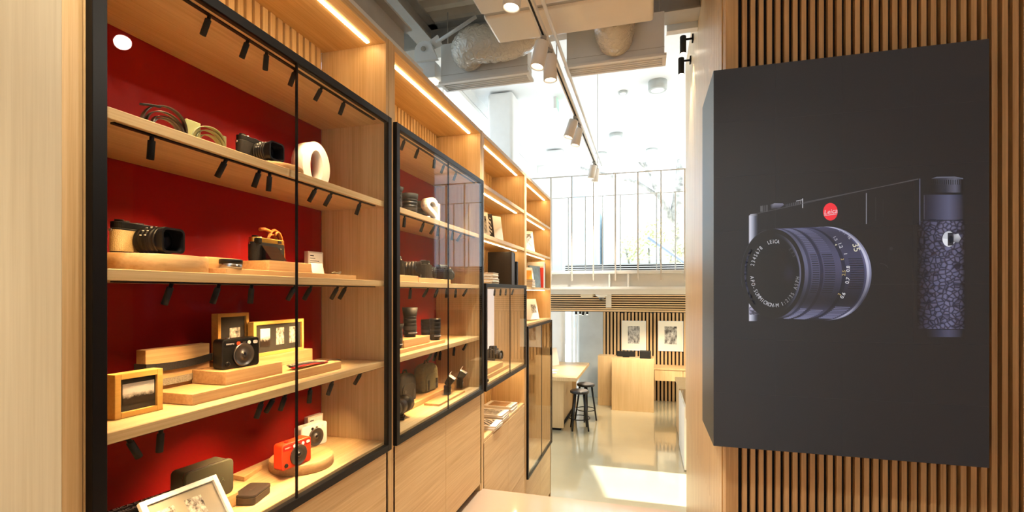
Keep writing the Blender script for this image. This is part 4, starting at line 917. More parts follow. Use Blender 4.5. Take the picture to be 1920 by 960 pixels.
# ---------------- second cabinet
X = -1.25
lens_up('camera lens at the far left of the top shelf, second red cabinet', (X, yx(741, X), Z1), 0.110, 0.034, 1.0, 0.022, 1.3)
lens_up('broad black camera lens with dark hood, left of the white letters', (X, yx(768, X), Z1), 0.100, 0.040, 1.05, 0.028, 1.12)
lens_up('black camera lens right beside the white letter S', (-1.325, yx(789, -1.325), Z1), 0.110, 0.036, 1.05, 0.030, 1.15)
def sweep_letter(name, label, X, px, z, pts, w, d, rz=-14):
    t = tag(MB(), label, 'x') if False else None
    mb = MB(); L_, R_ = [], []
    for i, p in enumerate(pts):
        a = Vector(pts[max(0, i - 1)]); b = Vector(pts[min(len(pts) - 1, i + 1)]); n = (b - a).normalized(); n = Vector((-n.y, n.x)) * w / 2
        L_.append((p[0] + n.x, p[1] + n.y)); R_.append((p[0] - n.x, p[1] - n.y))
    for i in range(len(pts) - 1):
        q = [L_[i], L_[i + 1], R_[i + 1], R_[i]]; f = [mb.pt((0, *p)) for p in q]; g = [mb.pt((-d, *p)) for p in q]
        mb.face(f); mb.face(g[::-1]); mb.face((f[0], g[0], g[1], f[1]), True); mb.face((f[2], g[2], g[3], f[3]), True)
        if i == 0: mb.face((f[3], g[3], g[0], f[0]))
        if i == len(pts) - 2: mb.face((f[1], g[1], g[2], f[2]))
    o = mb.build(name, WHITEL, None); o.location = (X, yx(px, X), z); o.rotation_euler[2] = math.radians(rz); return tag(o, label, 'letter', None)
sp_ = [(0.040 * math.cos(math.radians(a)) , 0.105 + 0.034 * math.sin(math.radians(a))) for a in range(0, 200, 15)] + [(-0.028, 0.088), (0.0, 0.072), (0.026, 0.055), (0.038, 0.036)] + [(0.040 * math.cos(math.radians(a)), 0.036 + 0.025 * math.sin(math.radians(a))) for a in range(-15, -185, -20)]
sweep_letter('display_letter', 'white standing letter S beside the lenses', -1.225, 812, Z1 + 0.004, sp_, 0.026, 0.05)
o = MB(); o.prism([(-0.03, 0), (0.045, 0), (0.045, 0.026), (-0.004, 0.026), (-0.004, 0.135), (-0.03, 0.135)], lambda p: (0, *p), lambda p: (-0.05, *p)); o = o.build('display_letter', WHITEL, None); o.location = (-1.225, yx(822, -1.225) + 0.03, Z1); o.rotation_euler[2] = math.radians(-8); tag(o, 'white standing letter L right of the letter S', 'letter')
Xb = -1.185
block('wooden_block', 'taller oak block under the big telephoto camera, second red cabinet', Xb, 740, 784, Z2, 0.034, 0.20)
block('wooden_block', 'lower oak block under two black cameras, second red cabinet', Xb, 785, 845, Z2, 0.026, 0.20)
slr('black camera with big hooded lens on the taller oak block', (-1.31, yx(752, -1.31) - 0.02, Z2 + 0.0345), 25, L=0.095, R=0.041, front=1.08, hood=(0.096, 0.090, 0.022))
slr('black camera with tall hand grip in the middle of the oak blocks', (-1.27, yx(797, -1.27) + 0.035, Z2 + 0.0265), 20, L=0.05, R=0.033)
t = slr('black camera with side lens nearest the right glass door', (-1.25, yx(832, -1.25), Z2 + 0.0265), 62, L=0.07, R=0.031, W=0.12, H=0.068)
lens_up('camera lens at the far left above the long oak plank', (-1.24, yx(742, -1.24), Z3 + 0.02), 0.105, 0.034, 1.0, 0.02, 1.25)
block('wooden_plank', 'thin oak plank on the third shelf, second red cabinet', -1.185, 741, 835, Z3, 0.019, 0.22)
block('wooden_block', 'oak block under the tallest black lens', -1.20, 758, 806, Z3 + 0.0195, 0.040, 0.13)
lens_up('tallest black lens with flared hood on an oak block', (-1.265, yx(767, -1.265) + 0.01, Z3 + 0.060), 0.118, 0.037, 0.96, 0.045, 1.22)
lens_up('black lens with grey ring behind the tallest lens', (-1.30, yx(795, -1.30) + 0.05, Z3 + 0.0195), 0.120, 0.039, 1.05, 0.0)
lens_up('slim black lens at the right end of the plank', (-1.23, yx(812, -1.23) + 0.03, Z3 + 0.0195), 0.130, 0.031, 1.08, 0.0)
block('wooden_plank', 'long oak board behind the flashes, bottom of second red cabinet', -1.29, 742, 852, Z4, 0.030, 0.14)
def bag(label, loc, rz, w, h, d, m):
    t = thing('camera_bag', label, 'bag', loc, rz)
    mb = MB(); pts = []
    for k in range(15):
        a = math.radians(180 - 180 * k / 14); pts.append((w / 2 * math.copysign(abs(math.cos(a)) ** 0.6, math.cos(a)), h * 0.55 + h * 0.45 * abs(math.sin(a)) ** 0.8))
    pts = [(-w / 2 * 0.96, 0)] + pts + [(w / 2 * 0.96, 0)]
    mb.prism(pts, lambda p: (0, p[0], p[1]), lambda p: (-d, p[0], p[1])); mb.build('bag_body', m, t, bevel=d * 0.3, seg=4)
    mb = MB(); q = [(p[0] * 0.78, p[1] * 0.62 + h * 0.06) for p in pts]; mb.prism(q, lambda p: (d * 0.08, p[0], p[1]), lambda p: (-0.01, p[0], p[1])); mb.build('front_pocket', m, t, bevel=0.006, seg=3)
    mb = MB(); mb.tube([(-d * 0.5, -w * 0.12, h * 0.985), (-d * 0.5, -w * 0.08, h + 0.016), (-d * 0.5, w * 0.08, h + 0.016), (-d * 0.5, w * 0.12, h * 0.985)], 0.006, 8); mb.build('carry_handle', STRAPB, t)
    mb = MB()
    for s in (-1, 1): mb.box(d * 0.08, d * 0.08 + 0.003, s * w * 0.25 - 0.008, s * w * 0.25 + 0.008, h * 0.10, h * 0.44)
    mb.build('buckle_strap', STRAPB, t); return t
bag('black camera bag on the floor of the second red cabinet', (-1.33, yx(764, -1.33) + 0.02, Z4 + 0.0305), -18, 0.135, 0.165, 0.075, BLACKM)
bag('olive canvas camera bag right of the black bag', (-1.335, yx(802, -1.335) + 0.06, Z4 + 0.0305), -6, 0.190, 0.180, 0.085, BAGO)
t = thing('camera_lens', 'big telephoto lens lying on its side with collar foot', 'lens', (-1.255, yx(738, -1.255), Z4), 22)
Lp = [(0.036, -0.06), (0.038, -0.05), (0.038, 0.02), (0.043, 0.03), (0.043, 0.075), (0.040, 0.078), (0.040, 0.085), (0.045, 0.088), (0.045, 0.150), (0.041, 0.150), (0.038, 0.130)]
MB().lathe(Lp, (0, 0, 0.070), (0.35, 0.94, 0), 40).build('barrel', BODY, t)
dv = Vector((0.35, 0.94, 0)).normalized()
MB().lathe([(0.0435, 0.032), (0.0445, 0.034), (0.0445, 0.060), (0.0435, 0.062)], (0, 0, 0.070), dv, 40, cap0=False, cap1=False).build('focus_ring', GREYR, t)
MB().lathe([(0.0385, 0.0), (0.0395, 0.001), (0.0395, 0.018), (0.0385, 0.019)], (0, 0, 0.070), dv, 40, cap0=False, cap1=False).build('zoom_ring', mat('grey_green_ring', lin(92, 92, 76), 0.5), t)
m = MB(); cpt = dv * 0.08; m.box(cpt.x - 0.016, cpt.x + 0.016, cpt.y - 0.02, cpt.y + 0.02, 0.010, 0.036); m.box(cpt.x - 0.020, cpt.x + 0.020, cpt.y - 0.038, cpt.y + 0.038, 0, 0.011); m.build('collar_foot', BLACK, t, bevel=0.003)
def flash(label, px, X, rz, tilt):
    t = thing('flash_unit', label, 'camera flash', (X, yx(px, X), Z4 + 0.014), rz, 'flash units')
    MB().box(-0.020, 0.020, -0.026, 0.026, 0.0, 0.006).build('foot', BLACK, t, bevel=0.002)
    m = MB(); m.prism(rounded(0.050, 0.056, 0.008), lambda p: (p[0] * 0.8, p[1], 0.0065), lambda p: (p[0] * 0.8, p[1], 0.060)); m.build('flash_body', BODY, t, bevel=0.004)
    m = MB(); m.lathe([(0.012, 0), (0.012, 0.004)], (0.020, 0.006, 0.036), (1, 0, 0), 20); m.build('control_dial', STEEL, t)
    M_ = Matrix.Translation((0, 0, 0.062)) @ Matrix.Rotation(math.radians(tilt), 4, 'Y')
    m = MB(M_); m.prism(rounded(0.052, 0.062, 0.008), lambda p: (p[0] * 0.75, p[1] * 0.9, 0.0), lambda p: (p[0], p[1], 0.056)); hd = m.build('flash_head', BODY, t, bevel=0.003)
    m = MB(M_); m.box(-0.022, 0.022, -0.027, 0.027, 0.0562, 0.060); m.build('diffuser', TICK, hd, bevel=0.001)
    m = MB(M_); m.box(-0.026, -0.024, -0.024, 0.024, 0.058, 0.082); m.build('bounce_card', TICK, hd); return t
block('wooden_plank', 'thin oak strip under the two flash units', -1.17, 824, 872, Z4, 0.013, 0.10)
flash('larger camera flash with bounce card raised, left of the pair', 839, -1.235, 12, 34); flash('smaller camera flash, right of the pair', 862, -1.235, 12, 30)

# ---------------- books and boxes in the third and fourth cabinets
def book(label, loc, w, h, th, rz=0, lean=0.0, cover=PAPER, group=None, flat=False, art=None, fore=True, cat='book', name='book'):
    """upright: cover faces +x, spine along z; flat: lies down, h along x"""
    t = thing(name, label, cat, (loc[0], loc[1], loc[2] + th * math.sin(math.radians(lean)) + (0.001 if lean else 0)), rz, group); t.rotation_euler[1] = math.radians(-lean)
    if flat:
        c = MB(); c.box(-h / 2, h / 2, -w / 2, w / 2, 0, 0.002); c.box(-h / 2, h / 2, -w / 2, w / 2, th - 0.002, th); c.box(-h / 2, -h / 2 + 0.002, -w / 2, w / 2, 0.002, th - 0.002)
        c.build('cover', cover, t); MB().box(-h / 2 + 0.0022, h / 2 - 0.003, -w / 2 + 0.003, w / 2 - 0.003, 0.0021, th - 0.0021).build('pages', PAGES, t)
        if art: MB().box(-h * 0.35, h * 0.3, -w * 0.4, w * 0.4, th, th + 0.0006).build('cover_print', art, t)
    else:
        c = MB(); c.box(-th, -th + 0.002, -w / 2, w / 2, 0, h); c.box(-0.002, 0, -w / 2, w / 2, 0, h); c.box(-th + 0.002, -0.002, -w / 2, -w / 2 + 0.002, 0, h)
        c.build('cover', cover, t); MB().box(-th + 0.0021, -0.0021, -w / 2 + 0.0022, w / 2 - 0.003, 0.003, h - 0.003).build('pages', PAGES, t)
        if art: MB().box(0, 0.0006, -w * 0.38, w * 0.38, h * 0.2, h * 0.85).build('cover_print', art, t)
    return t
DB = mat('dark_book_cover', lin(46, 34, 26), 0.5); GB = mat('grey_book_cover', lin(128, 122, 116), 0.6); RB = mat('red_book_cover', lin(206, 52, 34), 0.45)
ORB = mat('orange_print', lin(238, 160, 40), 0.5); BLB = mat('blue_grey_book_cover', lin(104, 124, 134), 0.5, noise=0.25, nscale=25)
AR1, AR2, AR3 = photo('cover_print_1', 'wave', 2), photo('cover_print_2', 'noise', 5), mat('cover_print_brown', lin(168, 132, 92), 0.5, noise=0.35, nscale=18)
zB = 2.916
for lab, px, w_, h_, th_, rz, lean, cov, art in (('white book with lettered spine leaning at the far left of the third cabinet', 899, 0.17, 0.215, 0.018, -38, 11, PAPER, AR2),
        ('brown and white picture book leaning beside the large white book', 912, 0.17, 0.222, 0.020, -36, 11, DB, AR1), ('large plain white book leaning forward on the lit shelf', 930, 0.200, 0.238, 0.024, -30, 10, PAPER, None)):
    book(lab, (-1.265, {899: 3.60, 912: 3.73, 930: 3.97}[px], zB + 0.004), w_, h_, th_, rz, lean, cov, 'leaning books in the third cabinet', art=art)
zC = 2.549
for k in range(4):
    w_ = 0.19 if k < 2 else 0.16
    book(f'white book lying flat, {ordn(k)} from the bottom of its stack' if k else 'white book lying flat at the bottom of the stack of four', (-1.245 + 0.004 * (k % 2), 3.60 - (0.006 if k > 1 else 0), zC + 0.023 * k + 0.0005 * k), w_, 0.20, 0.022, 3 * (k % 2), 0, PAPER, 'stack of white books', True)
t = thing('archive_box', 'big black book box standing on the small glass case', 'box', (-1.265, 4.12, zC)); B(-0.11, 0.11, -0.035, 0.035, 0, 0.300).build('box_body', mat('black_book_cloth', lin(30, 22, 18), 0.6), t, bevel=0.003); B(0.1102, 0.114, -0.034, 0.034, 0.003, 0.297).build('box_spine', DB, t)
for k, (y_, hh, m_) in enumerate(((4.175, 0.30, DB), (4.203, 0.295, BLACKM), (4.28, 0.225, BLACKM), (4.308, 0.225, DB))):
    o = tag(B(-0.13, 0.04, -0.012, 0.012, 0, hh).build('binder', m_, None, bevel=0.002), ['tall dark binder, leftmost of the black binders', 'tall black binder, second of the black binders', 'shorter black binder, third of the binders', 'shorter dark binder at the right end of the binders'][k], 'binder', 'binders beside the black box'); o.location = (-1.195, y_, zC)
# inside the small glass case
Zc = 1.8205
block('wooden_plank', 'broad oak plinth in the small glass case', -1.175, 905, 955, Zc, 0.030, 0.20)
block('wooden_block', 'oak block under the camera in the small glass case', -1.19, 908, 943, Zc + 0.0305, 0.045, 0.16)
slr('black camera with short lens in the small glass case', (-1.29, yx(928, -1.29) - 0.01, Zc + 0.076), -14, L=0.065, R=0.040, W=0.145, H=0.095)
t = thing('lens_cap', 'small black cap lying at the front of the glass case', 'lens cap', (-1.165, yx(911, -1.165), Zc)); MB().lathe([(0.022, 0), (0.024, 0.003), (0.024, 0.014), (0.020, 0.017)], n=28).build('cap_body', BODY, t); MB().lathe([(0.012, 0.0172), (0.012, 0.0185)], n=24).build('cap_ring', GREYR, t)
# magazines in the niche
zN = 1.4305
mg = [(3.59, -1.245, 0.016, AR2, 'magazine lying nearest the viewer in the open niche'), (3.59, -1.245, 0.016, AR1, 'magazine lying on top of the nearest one'),
      (3.83, -1.26, 0.020, AR3, 'magazine at the bottom of the middle niche stack'), (3.83, -1.255, 0.020, AR1, 'second magazine of the middle niche stack'), (3.82, -1.258, 0.018, AR2, 'topmost magazine of the middle niche stack'),
      (4.15, -1.27, 0.026, AR3, 'thick book at the bottom of the far niche stack'), (4.15, -1.275, 0.024, AR3, 'thick brown book on top of the far niche stack')]
hts = {}
for y_, x_, th_, art, lab in mg:
    key = round(y_, 1); z_ = hts.get(key, zN); book(lab, (x_, y_, z_), 0.205, 0.26, th_, random.uniform(-3, 3), 0, PAPER, 'magazines in the open niche', True, art, name='magazine', cat='magazine'); hts[key] = z_ + th_ + 0.0012
# fourth cabinet
book('white book leaning alone on the upper shelf of the farthest cabinet', (-1.235, yx(988, -1.235), 2.919), 0.19, 0.235, 0.020, -50, 14, PAPER, None, art=AR2)
zD = 2.541
for k in range(3): book(['small grey book at the bottom of the three on the farthest cabinet', 'small cream book in the middle of three', 'small grey book on top of three beside the orange cover'][k], (-1.20, 4.82, zD + 0.027 * k), 0.15, 0.16, 0.026, 2 * k, 0, PAPER if k == 1 else GB, 'three small flat books', True)
book('white book with orange print leaning in the farthest cabinet', (-1.225, 5.045, zD + 0.004), 0.17, 0.215, 0.02, -34, 12, PAPER, None, art=ORB)
book('blue grey picture book standing face out in the farthest cabinet', (-1.215, 5.32, zD + 0.002), 0.26, 0.245, 0.022, -14, 3, BLB, None, art=BLB)
for k, (y_, hh, m_) in enumerate(((5.50, 0.235, RB), (5.535, 0.30, PAPER), (5.568, 0.31, PAPER), (5.60, 0.29, DB))):
    t = thing('book', ['red spined book standing among pale books, farthest cabinet', 'tall pale book next to the red spine', 'tallest pale book, second right of the red spine', 'dark book at the right end of the farthest cabinet'][k], 'book', (-1.165, y_, zD), 0, 'upright books in the farthest cabinet')
    c = MB(); c.box(-0.2, 0, -0.014, -0.012, 0, hh); c.box(-0.2, 0, 0.012, 0.014, 0, hh); c.box(-0.002, 0, -0.012, 0.012, 0, hh); c.build('cover', m_, t); B(-0.198, -0.0022, -0.0118, 0.0118, 0.003, hh - 0.003).build('pages', PAGES, t)
book('white board with a dark photo leaning on the lower open shelf', (-1.215, yx(997, -1.215), 2.185), 0.22, 0.235, 0.018, -40, 18, PAPER, None, art=None)
o = [x for x in bpy.data.objects if x.get('label', '').startswith('white board with a dark')][0]; MB().box(0, 0.0008, 0.02, 0.085, 0.075, 0.17).build('photo_print', PH4, o); o.name = 'photo_board'; o['category'] = 'photo board'

# ================================================================ CEILING FITTINGS
t = thing('ceiling_track', 'white lighting track hung along the ceiling above the aisle', 'lighting track', (-0.66, 3.0, 4.21))
to = t.location.copy()
m = MB(); m.box(-0.678, -0.642, -2.2, 6.78, 4.19, 4.225); m.build('track_rail', WHITEL, t, off=to); m = MB(); m.box(-0.666, -0.654, -2.2, 6.76, 4.186, 4.1905); m.build('track_slot', BLACKM, t, off=to)
m = MB(); m.cyl((-0.60, -2.2, 4.235), (-0.60, 6.7, 4.235), 0.012, n=10); m.build('power_conduit', WHITEL, t, off=to)
m = MB()
for y_ in (1.0, 2.6, 3.6): m.cyl((-0.66, y_, 4.225), (-0.66, y_, 5.0 if y_ < 2.9 else 4.40), 0.004, n=8)
m.cyl((-0.66, 6.74, 4.225), (-0.66, 6.74, 5.62), 0.004, n=8); m.build('hanging_rod', GREYB, t, off=to)
_tl = bpy.data.lights.new('track_glow', 'SPOT'); _tl.energy = TRACK_W; _tl.color = TRACK_COL; _tl.spot_size = math.radians(75); _tl.spot_blend = 0.7; _tl.shadow_soft_size = 0.04
def track_spot():
    t = thing('track_spotlight', 'x', 'spotlight', group='white track spotlights')
    m = MB(); m.lathe([(0.046, -0.045), (0.047, -0.05), (0.047, -0.215), (0.041, -0.215), (0.039, -0.19)], n=32, cap1=False); m.build('lamp_body', WHITEL, t)
    m = MB(); m.lathe([(0.039, -0.188), (0.001, -0.1885)], n=28); m.build('lamp_lens', LAMPM, t)
    m = MB(); m.box(-0.014, 0.014, -0.018, 0.018, -0.02, 0.0); m.cyl((0, 0, -0.02), (0, 0, -0.05), 0.010, n=12); m.build('mounting_arm', GREYB, t)
    lo = bpy.data.objects.new('track_glow', _tl); COL.objects.link(lo); lo.parent = t; lo.location = (0, 0, -0.23); return t
P2 = None
TS = [((-0.66, 2.42), (-0.10, -0.05), 'white track spotlight nearest the viewer, at the top edge'), ((-0.66, 3.12), (-0.18, -0.12), 'white track spotlight tilted left, front of the second pair'), ((-0.655, 3.30), (0.02, 0.02), 'white track spotlight hanging straight, rear of the second pair'),
      ((-0.665, 4.62), (-0.32, -0.1), 'white track spotlight, front of the middle pair above the railing'), ((-0.655, 4.86), (-0.22, -0.05), 'white track spotlight, rear of the middle pair above the railing'), ((-0.66, 6.30), (-0.22, 0.05), 'white track spotlight, front one at the far track end'), ((-0.65, 6.48), (-0.12, 0.1), 'white track spotlight, last one at the far track end')]
for k, (yy, tl) in enumerate((((-0.66, 0.5), (-0.55, 0.05)), ((-0.66, 1.2), (0.52, 0.60)), ((-0.66, -0.3), (0.1, 0.1)), ((-0.66, -1.1), (0.1, 0.0)), ((-0.66, -1.9), (0.1, 0.0)), ((1.0, 2.08), (-0.95, -0.30)), ((1.0, 2.24), (-0.85, -0.35)))):  # landing and behind-viewer spots are unseen lamps added for fill
    TS.append((yy, tl, ['white track spotlight above the landing, aimed at the nearest cabinet', 'white track spotlight above the landing, aimed at the slatted wall', 'white track spotlight behind the viewer, nearest', 'white track spotlight behind the viewer, middle', 'white track spotlight behind the viewer, farthest', 'white spotlight on the right hand track, rear one', 'white spotlight on the right hand track, front one'][k]))
t = thing('ceiling_track', 'white lighting track at the right, before the slatted wall', 'lighting track', (1.0, 1.6, 4.21)); to = t.location.copy()
m = MB(); m.box(0.982, 1.018, 0.4, 2.6, 4.19, 4.225); m.build('track_rail', WHITEL, t, off=to)
m = MB()
for y_ in (0.6, 2.4): m.cyl((1.0, y_, 4.225), (1.0, y_, 5.0), 0.004, n=8)
m.build('hanging_rod', GREYB, t, off=to)
for (x_, y_), tl, lab in TS:
    if P2 is None: P2 = track_spot(); r = P2
    else: r = copy_thing(P2, (0, 0, 0), 0, 'x')
    r.location = (x_, y_, 4.186); r.rotation_euler = Vector((-tl[0], -tl[1], 1)).normalized().to_track_quat('Z', 'Y').to_euler(); r['label'] = lab
    if x_ == 1.0 or y_ < 0:
        for chd in r.children:
            if chd.type == 'LIGHT': chd.data = chd.data.copy(); chd.data.energy = 30 if x_ == 1.0 else 260  # added rear lamps boosted so floor bounce brightens the ceiling
# air handling unit and its wrapped ducts
zu = 4.40
t = thing('air_conditioner', 'large plastic wrapped air conditioning unit under the deck ceiling', 'air conditioner', (-0.53, 2.6, zu)); to = t.location.copy()
m = MB(); m.box(-1.10, 0.045, 1.55, 3.13, zu, zu + 0.34); m.build('unit_casing', DUCTW, t, off=to, bevel=0.012, seg=3)
m = MB(); m.box(-1.10, 0.045, 3.17, 3.53, zu, zu + 0.34); m.build('outlet_casing', DUCTW, t, off=to, bevel=0.02, seg=3)
m = MB(); m.box(-1.085, 0.03, 3.125, 3.175, zu + 0.012, zu + 0.32); m.build('joint_band', GREYB, t, off=to)
m = MB()
for x_ in (-1.0, -0.05):
    for y_ in (1.8, 3.3): m.cyl((x_, y_, zu + 0.33), (x_, y_, 5.03), 0.006, n=8)
m.build('hanging_rod', GREYB, t, off=to)
def flex(label, pts, rs):
    t = thing('flexible_duct', label, 'air duct', pts[0]); mb = MB(); random.seed(int(pts[0][0] * 100) + 500); rings = []; n = 28; P_ = [Vector(p) - Vector(pts[0]) for p in pts]; N = len(P_)
    dense = []
    for i in range(N - 1):
        for k in range(8):
            u = k / 8; a, b, c, d = P_[max(0, i - 1)], P_[i], P_[i + 1], P_[min(N - 1, i + 2)]
            dense.append((0.5 * ((2 * b) + (c - a) * u + (2 * a - 5 * b + 4 * c - d) * u * u + (3 * b - a - 3 * c + d) * u ** 3), rs[i] + (rs[i + 1] - rs[i]) * u))
    dense.append((P_[-1], rs[-1]))
    for i, (p, r) in enumerate(dense):
        a = dense[max(0, i - 1)][0]; b = dense[min(len(dense) - 1, i + 1)][0]; tv = (b - a).normalized(); up = Vector((0, 0, 1)) if abs(tv.z) < .9 else Vector((1, 0, 0)); x = tv.cross(up).normalized(); y = x.cross(tv)
        rings.append([mb.pt(p + (x * math.cos(6.2832 * k / n) + y * math.sin(6.2832 * k / n)) * (r * (1 + 0.03 * ((i % 2) * 2 - 1) + random.uniform(-0.022, 0.022)))) for k in range(n)])
    for a, b in zip(rings, rings[1:]):
        for k in range(n): mb.face((a[k], a[(k + 1) % n], b[(k + 1) % n], b[k]), True)
    mb.face(rings[0][::-1]); mb.face(rings[-1]); mb.build('plastic_sleeve', FILM, t)
    m = MB(); p, r = dense[-1]; tv = (dense[-1][0] - dense[-2][0]).normalized(); m.lathe([(r * 1.02, -0.03), (r * 1.03, -0.005), (r * 1.02, 0)], p, tv, 28, cap0=False); m.build('clamp_collar', DUCTW, t); return t
def diffuser(label, x0, x1):
    t = thing('air_diffuser', label, 'air diffuser', ((x0 + x1) / 2, 3.99, 4.325)); to = t.location.copy()
    m = MB(); m.box(x0 + 0.015, x1 - 0.015, 3.915, 4.065, 4.345, 4.68); m.build('plenum_box', WHITEP, t, off=to, bevel=0.004)
    m = MB(); m.box(x0, x1, 3.895, 3.925, 4.325, 4.345); m.box(x0, x1, 4.055, 4.085, 4.325, 4.345); m.box(x0, x0 + 0.03, 3.925, 4.055, 4.325, 4.345); m.box(x1 - 0.03, x1, 3.925, 4.055, 4.325, 4.345); m.build('flange', WHITEL, t, off=to, bevel=0.002)
    m = MB()
    for k in range(4): m.box(x0 + 0.03, x1 - 0.03, 3.935 + k * 0.033, 3.945 + k * 0.033, 4.329, 4.347)
    m.build('grille_blade', WHITEL, t, off=to)
    m = MB(); m.box(x0 + 0.014, x1 - 0.014, 3.913, 4.067, 4.40, 4.402); m.build('joint_line', GREYB, t, off=to)
    m = MB()
    for x_ in (x0 + 0.05, x1 - 0.05): m.cyl((x_, 3.99, 4.68), (x_, 3.99, 5.0), 0.005, n=8)
    m.build('hanging_rod', GREYB, t, off=to)
diffuser('white slot diffuser box at the left, above the cabinets', -1.77, -0.95); diffuser('white slot diffuser box at the right, above the aisle', -0.65, 0.146)
flex('long plastic wrapped flexible duct bulging to the left diffuser', [(-0.80, 3.565, 4.58), (-0.85, 3.69, 4.57), (-1.10, 3.745, 4.53), (-1.36, 3.73, 4.53), (-1.46, 3.79, 4.52), (-1.46, 3.895, 4.52)], [0.125, 0.13, 0.145, 0.145, 0.13, 0.12])
flex('short plastic wrapped duct behind the right diffuser front', [(-0.24, 3.56, 4.55), (-0.24, 3.66, 4.53), (-0.24, 3.80, 4.50), (-0.24, 3.893, 4.495)], [0.14, 0.15, 0.145, 0.13])
# tie rod with gusset plate
t = thing('tie_rod', 'white diagonal steel tie rod with rounded gusset plate', 'steel brace', (-1.60, 3.75, 4.45)); to = t.location.copy()
a_, b_ = on_y(800, 92, 3.85), on_y(893, 31, 3.85)
m = MB(); m.tube([a_ + (b_ - a_) * 0.2, b_], 0.016, 10); m.build('rod', WHITEP, t, off=to)
m = MB(); d_ = (b_ - a_).normalized(); n_ = Vector((-d_.z, 0, d_.x)); q0 = a_ + d_ * 0.02; q1 = a_ + (b_ - a_) * 0.28
m.prism([q0 + n_ * 0.045, q1 + n_ * 0.05, q1 - n_ * 0.05, q0 - n_ * 0.045], lambda p: (p[0], 3.84, p[2]), lambda p: (p[0], 3.855, p[2])); m.build('clevis_plate', WHITEP, t, off=to)
m = MB(); gc = on_y(796, 94, 3.82); pts = [(gc.x - 0.09, gc.z - 0.10)] + [(gc.x - 0.085 * math.cos(math.radians(20 * k)), gc.z + 0.07 * math.sin(math.radians(20 * k))) for k in range(10)] + [(gc.x + 0.13, gc.z - 0.10)]
m.prism(pts, lambda p: (p[0], 3.80, p[1]), lambda p: (p[0], 3.835, p[1])); gp = m.build('gusset_plate', WHITEP, t, off=to)
m = MB(); m.cyl((gc.x, 3.79, gc.z), (gc.x, 3.802, gc.z), 0.022, n=16); m.build('pin_bolt', STEEL, t, off=to)
# small white soffit with a recessed downlight beside the left diffuser
t = thing('soffit_box', 'white soffit box with one lit downlight above the cabinets', 'soffit', (-1.9, 4.0, 4.30)); to = t.location.copy()
m = MB(); m.box(-2.3, -1.79, 3.87, 4.09, 4.38, 4.52); m.build('soffit_panel', WHITEP, t, off=to, bevel=0.003)
dl = on_z(822, 122, 4.38); m = MB(); m.cyl((-1.85, 3.95, 4.381), (-1.85, 3.95, 4.366), 0.05, n=24); m.build('downlight', LAMPM, t, off=to)
# white ceiling fittings
def ceil_fit(name, label, cat, px, py, r, h, m_, inner=None, group=None, z=5.62):
    p = on_z(px, py, z); t = thing(name, label, cat, (p.x, p.y, z), 0, group)
    MB().lathe([(r, 0), (r, -h * 0.85), (r * 0.95, -h)], n=36).build('fitting_body', m_, t)
    MB().lathe([(r * 0.72, -h), (r * 0.70, -h - 0.003)], n=30).build('fitting_face', inner or WHITEP, t); return t
ceil_fit('ceiling_speaker', 'round grey drum fitting on the white ceiling, largest one', 'ceiling fitting', 1233, 153, 0.135, 0.13, GREYW)
for px, py, lab in ((1155, 251, 'round ceiling fitting above the middle of the railing'), (1222, 280, 'round ceiling fitting nearest the window, right one'), (1127, 287, 'round ceiling fitting nearest the window, left one'), (1168, 172, 'small round ceiling fitting left of the grey drum')):
    ceil_fit('ceiling_downlight', lab, 'ceiling fitting', px, py, 0.13 if py > 200 else 0.07, 0.03 if py != 251 else 0.06, GREYW, None, 'round ceiling fittings')
p = on_z(1043, 184, 5.62); t = thing('exit_sign', 'small exit sign box seen edge on, green face to the right', 'exit sign', (p.x, p.y, 5.62))
B(-0.025, 0.025, -0.12, 0.12, -0.20, -0.02).build('sign_box', WHITEP, t, bevel=0.004); B(0.025, 0.028, -0.11, 0.11, -0.19, -0.03).build('sign_face', GREENM, t); B(-0.012, 0.012, -0.012, 0.012, -0.02, 0.0).build('mounting', GREYW, t)
# black spotlights on the far panel edge
for k, (px, py, lab) in enumerate(((1284, 62, 'upper black spotlight fixed to the oak panel edge'), (1277, 102, 'lower black spotlight fixed to the oak panel edge'))):
    yy = (4.75, 5.0)[k]; z_ = 2.49 + (548 - (py + 12)) / 900 * (yy / 1.06)
    t = thing('wall_spotlight', lab, 'spotlight', (PX - 0.007, yy, z_), 0, 'black wall spotlights')
    B(-0.012, 0.0, -0.03, 0.03, -0.03, 0.03).build('wall_plate', BLACKM, t); m = MB(); m.cyl((-0.012, 0, 0), (-0.07, 0, 0), 0.010, n=10); m.build('arm', BLACKM, t)
    m = MB(); m.lathe([(0.026, 0.03), (0.028, 0.025), (0.028, -0.13), (0.024, -0.13)], (-0.09, 0, 0), (0, 0, 1), 24); m.build('lamp_body', BLACKM, t); m = MB(); m.lathe([(0.023, -0.1302), (0.023, -0.132)], (-0.09, 0, 0), (0, 0, 1), 20); m.build('lamp_lens', LAMPM, t)
    lo = bpy.data.objects.new('wall_glow', _tl.copy()); COL.objects.link(lo); lo.data.energy = 25; lo.parent = t; lo.location = (-0.09, 0, -0.15)

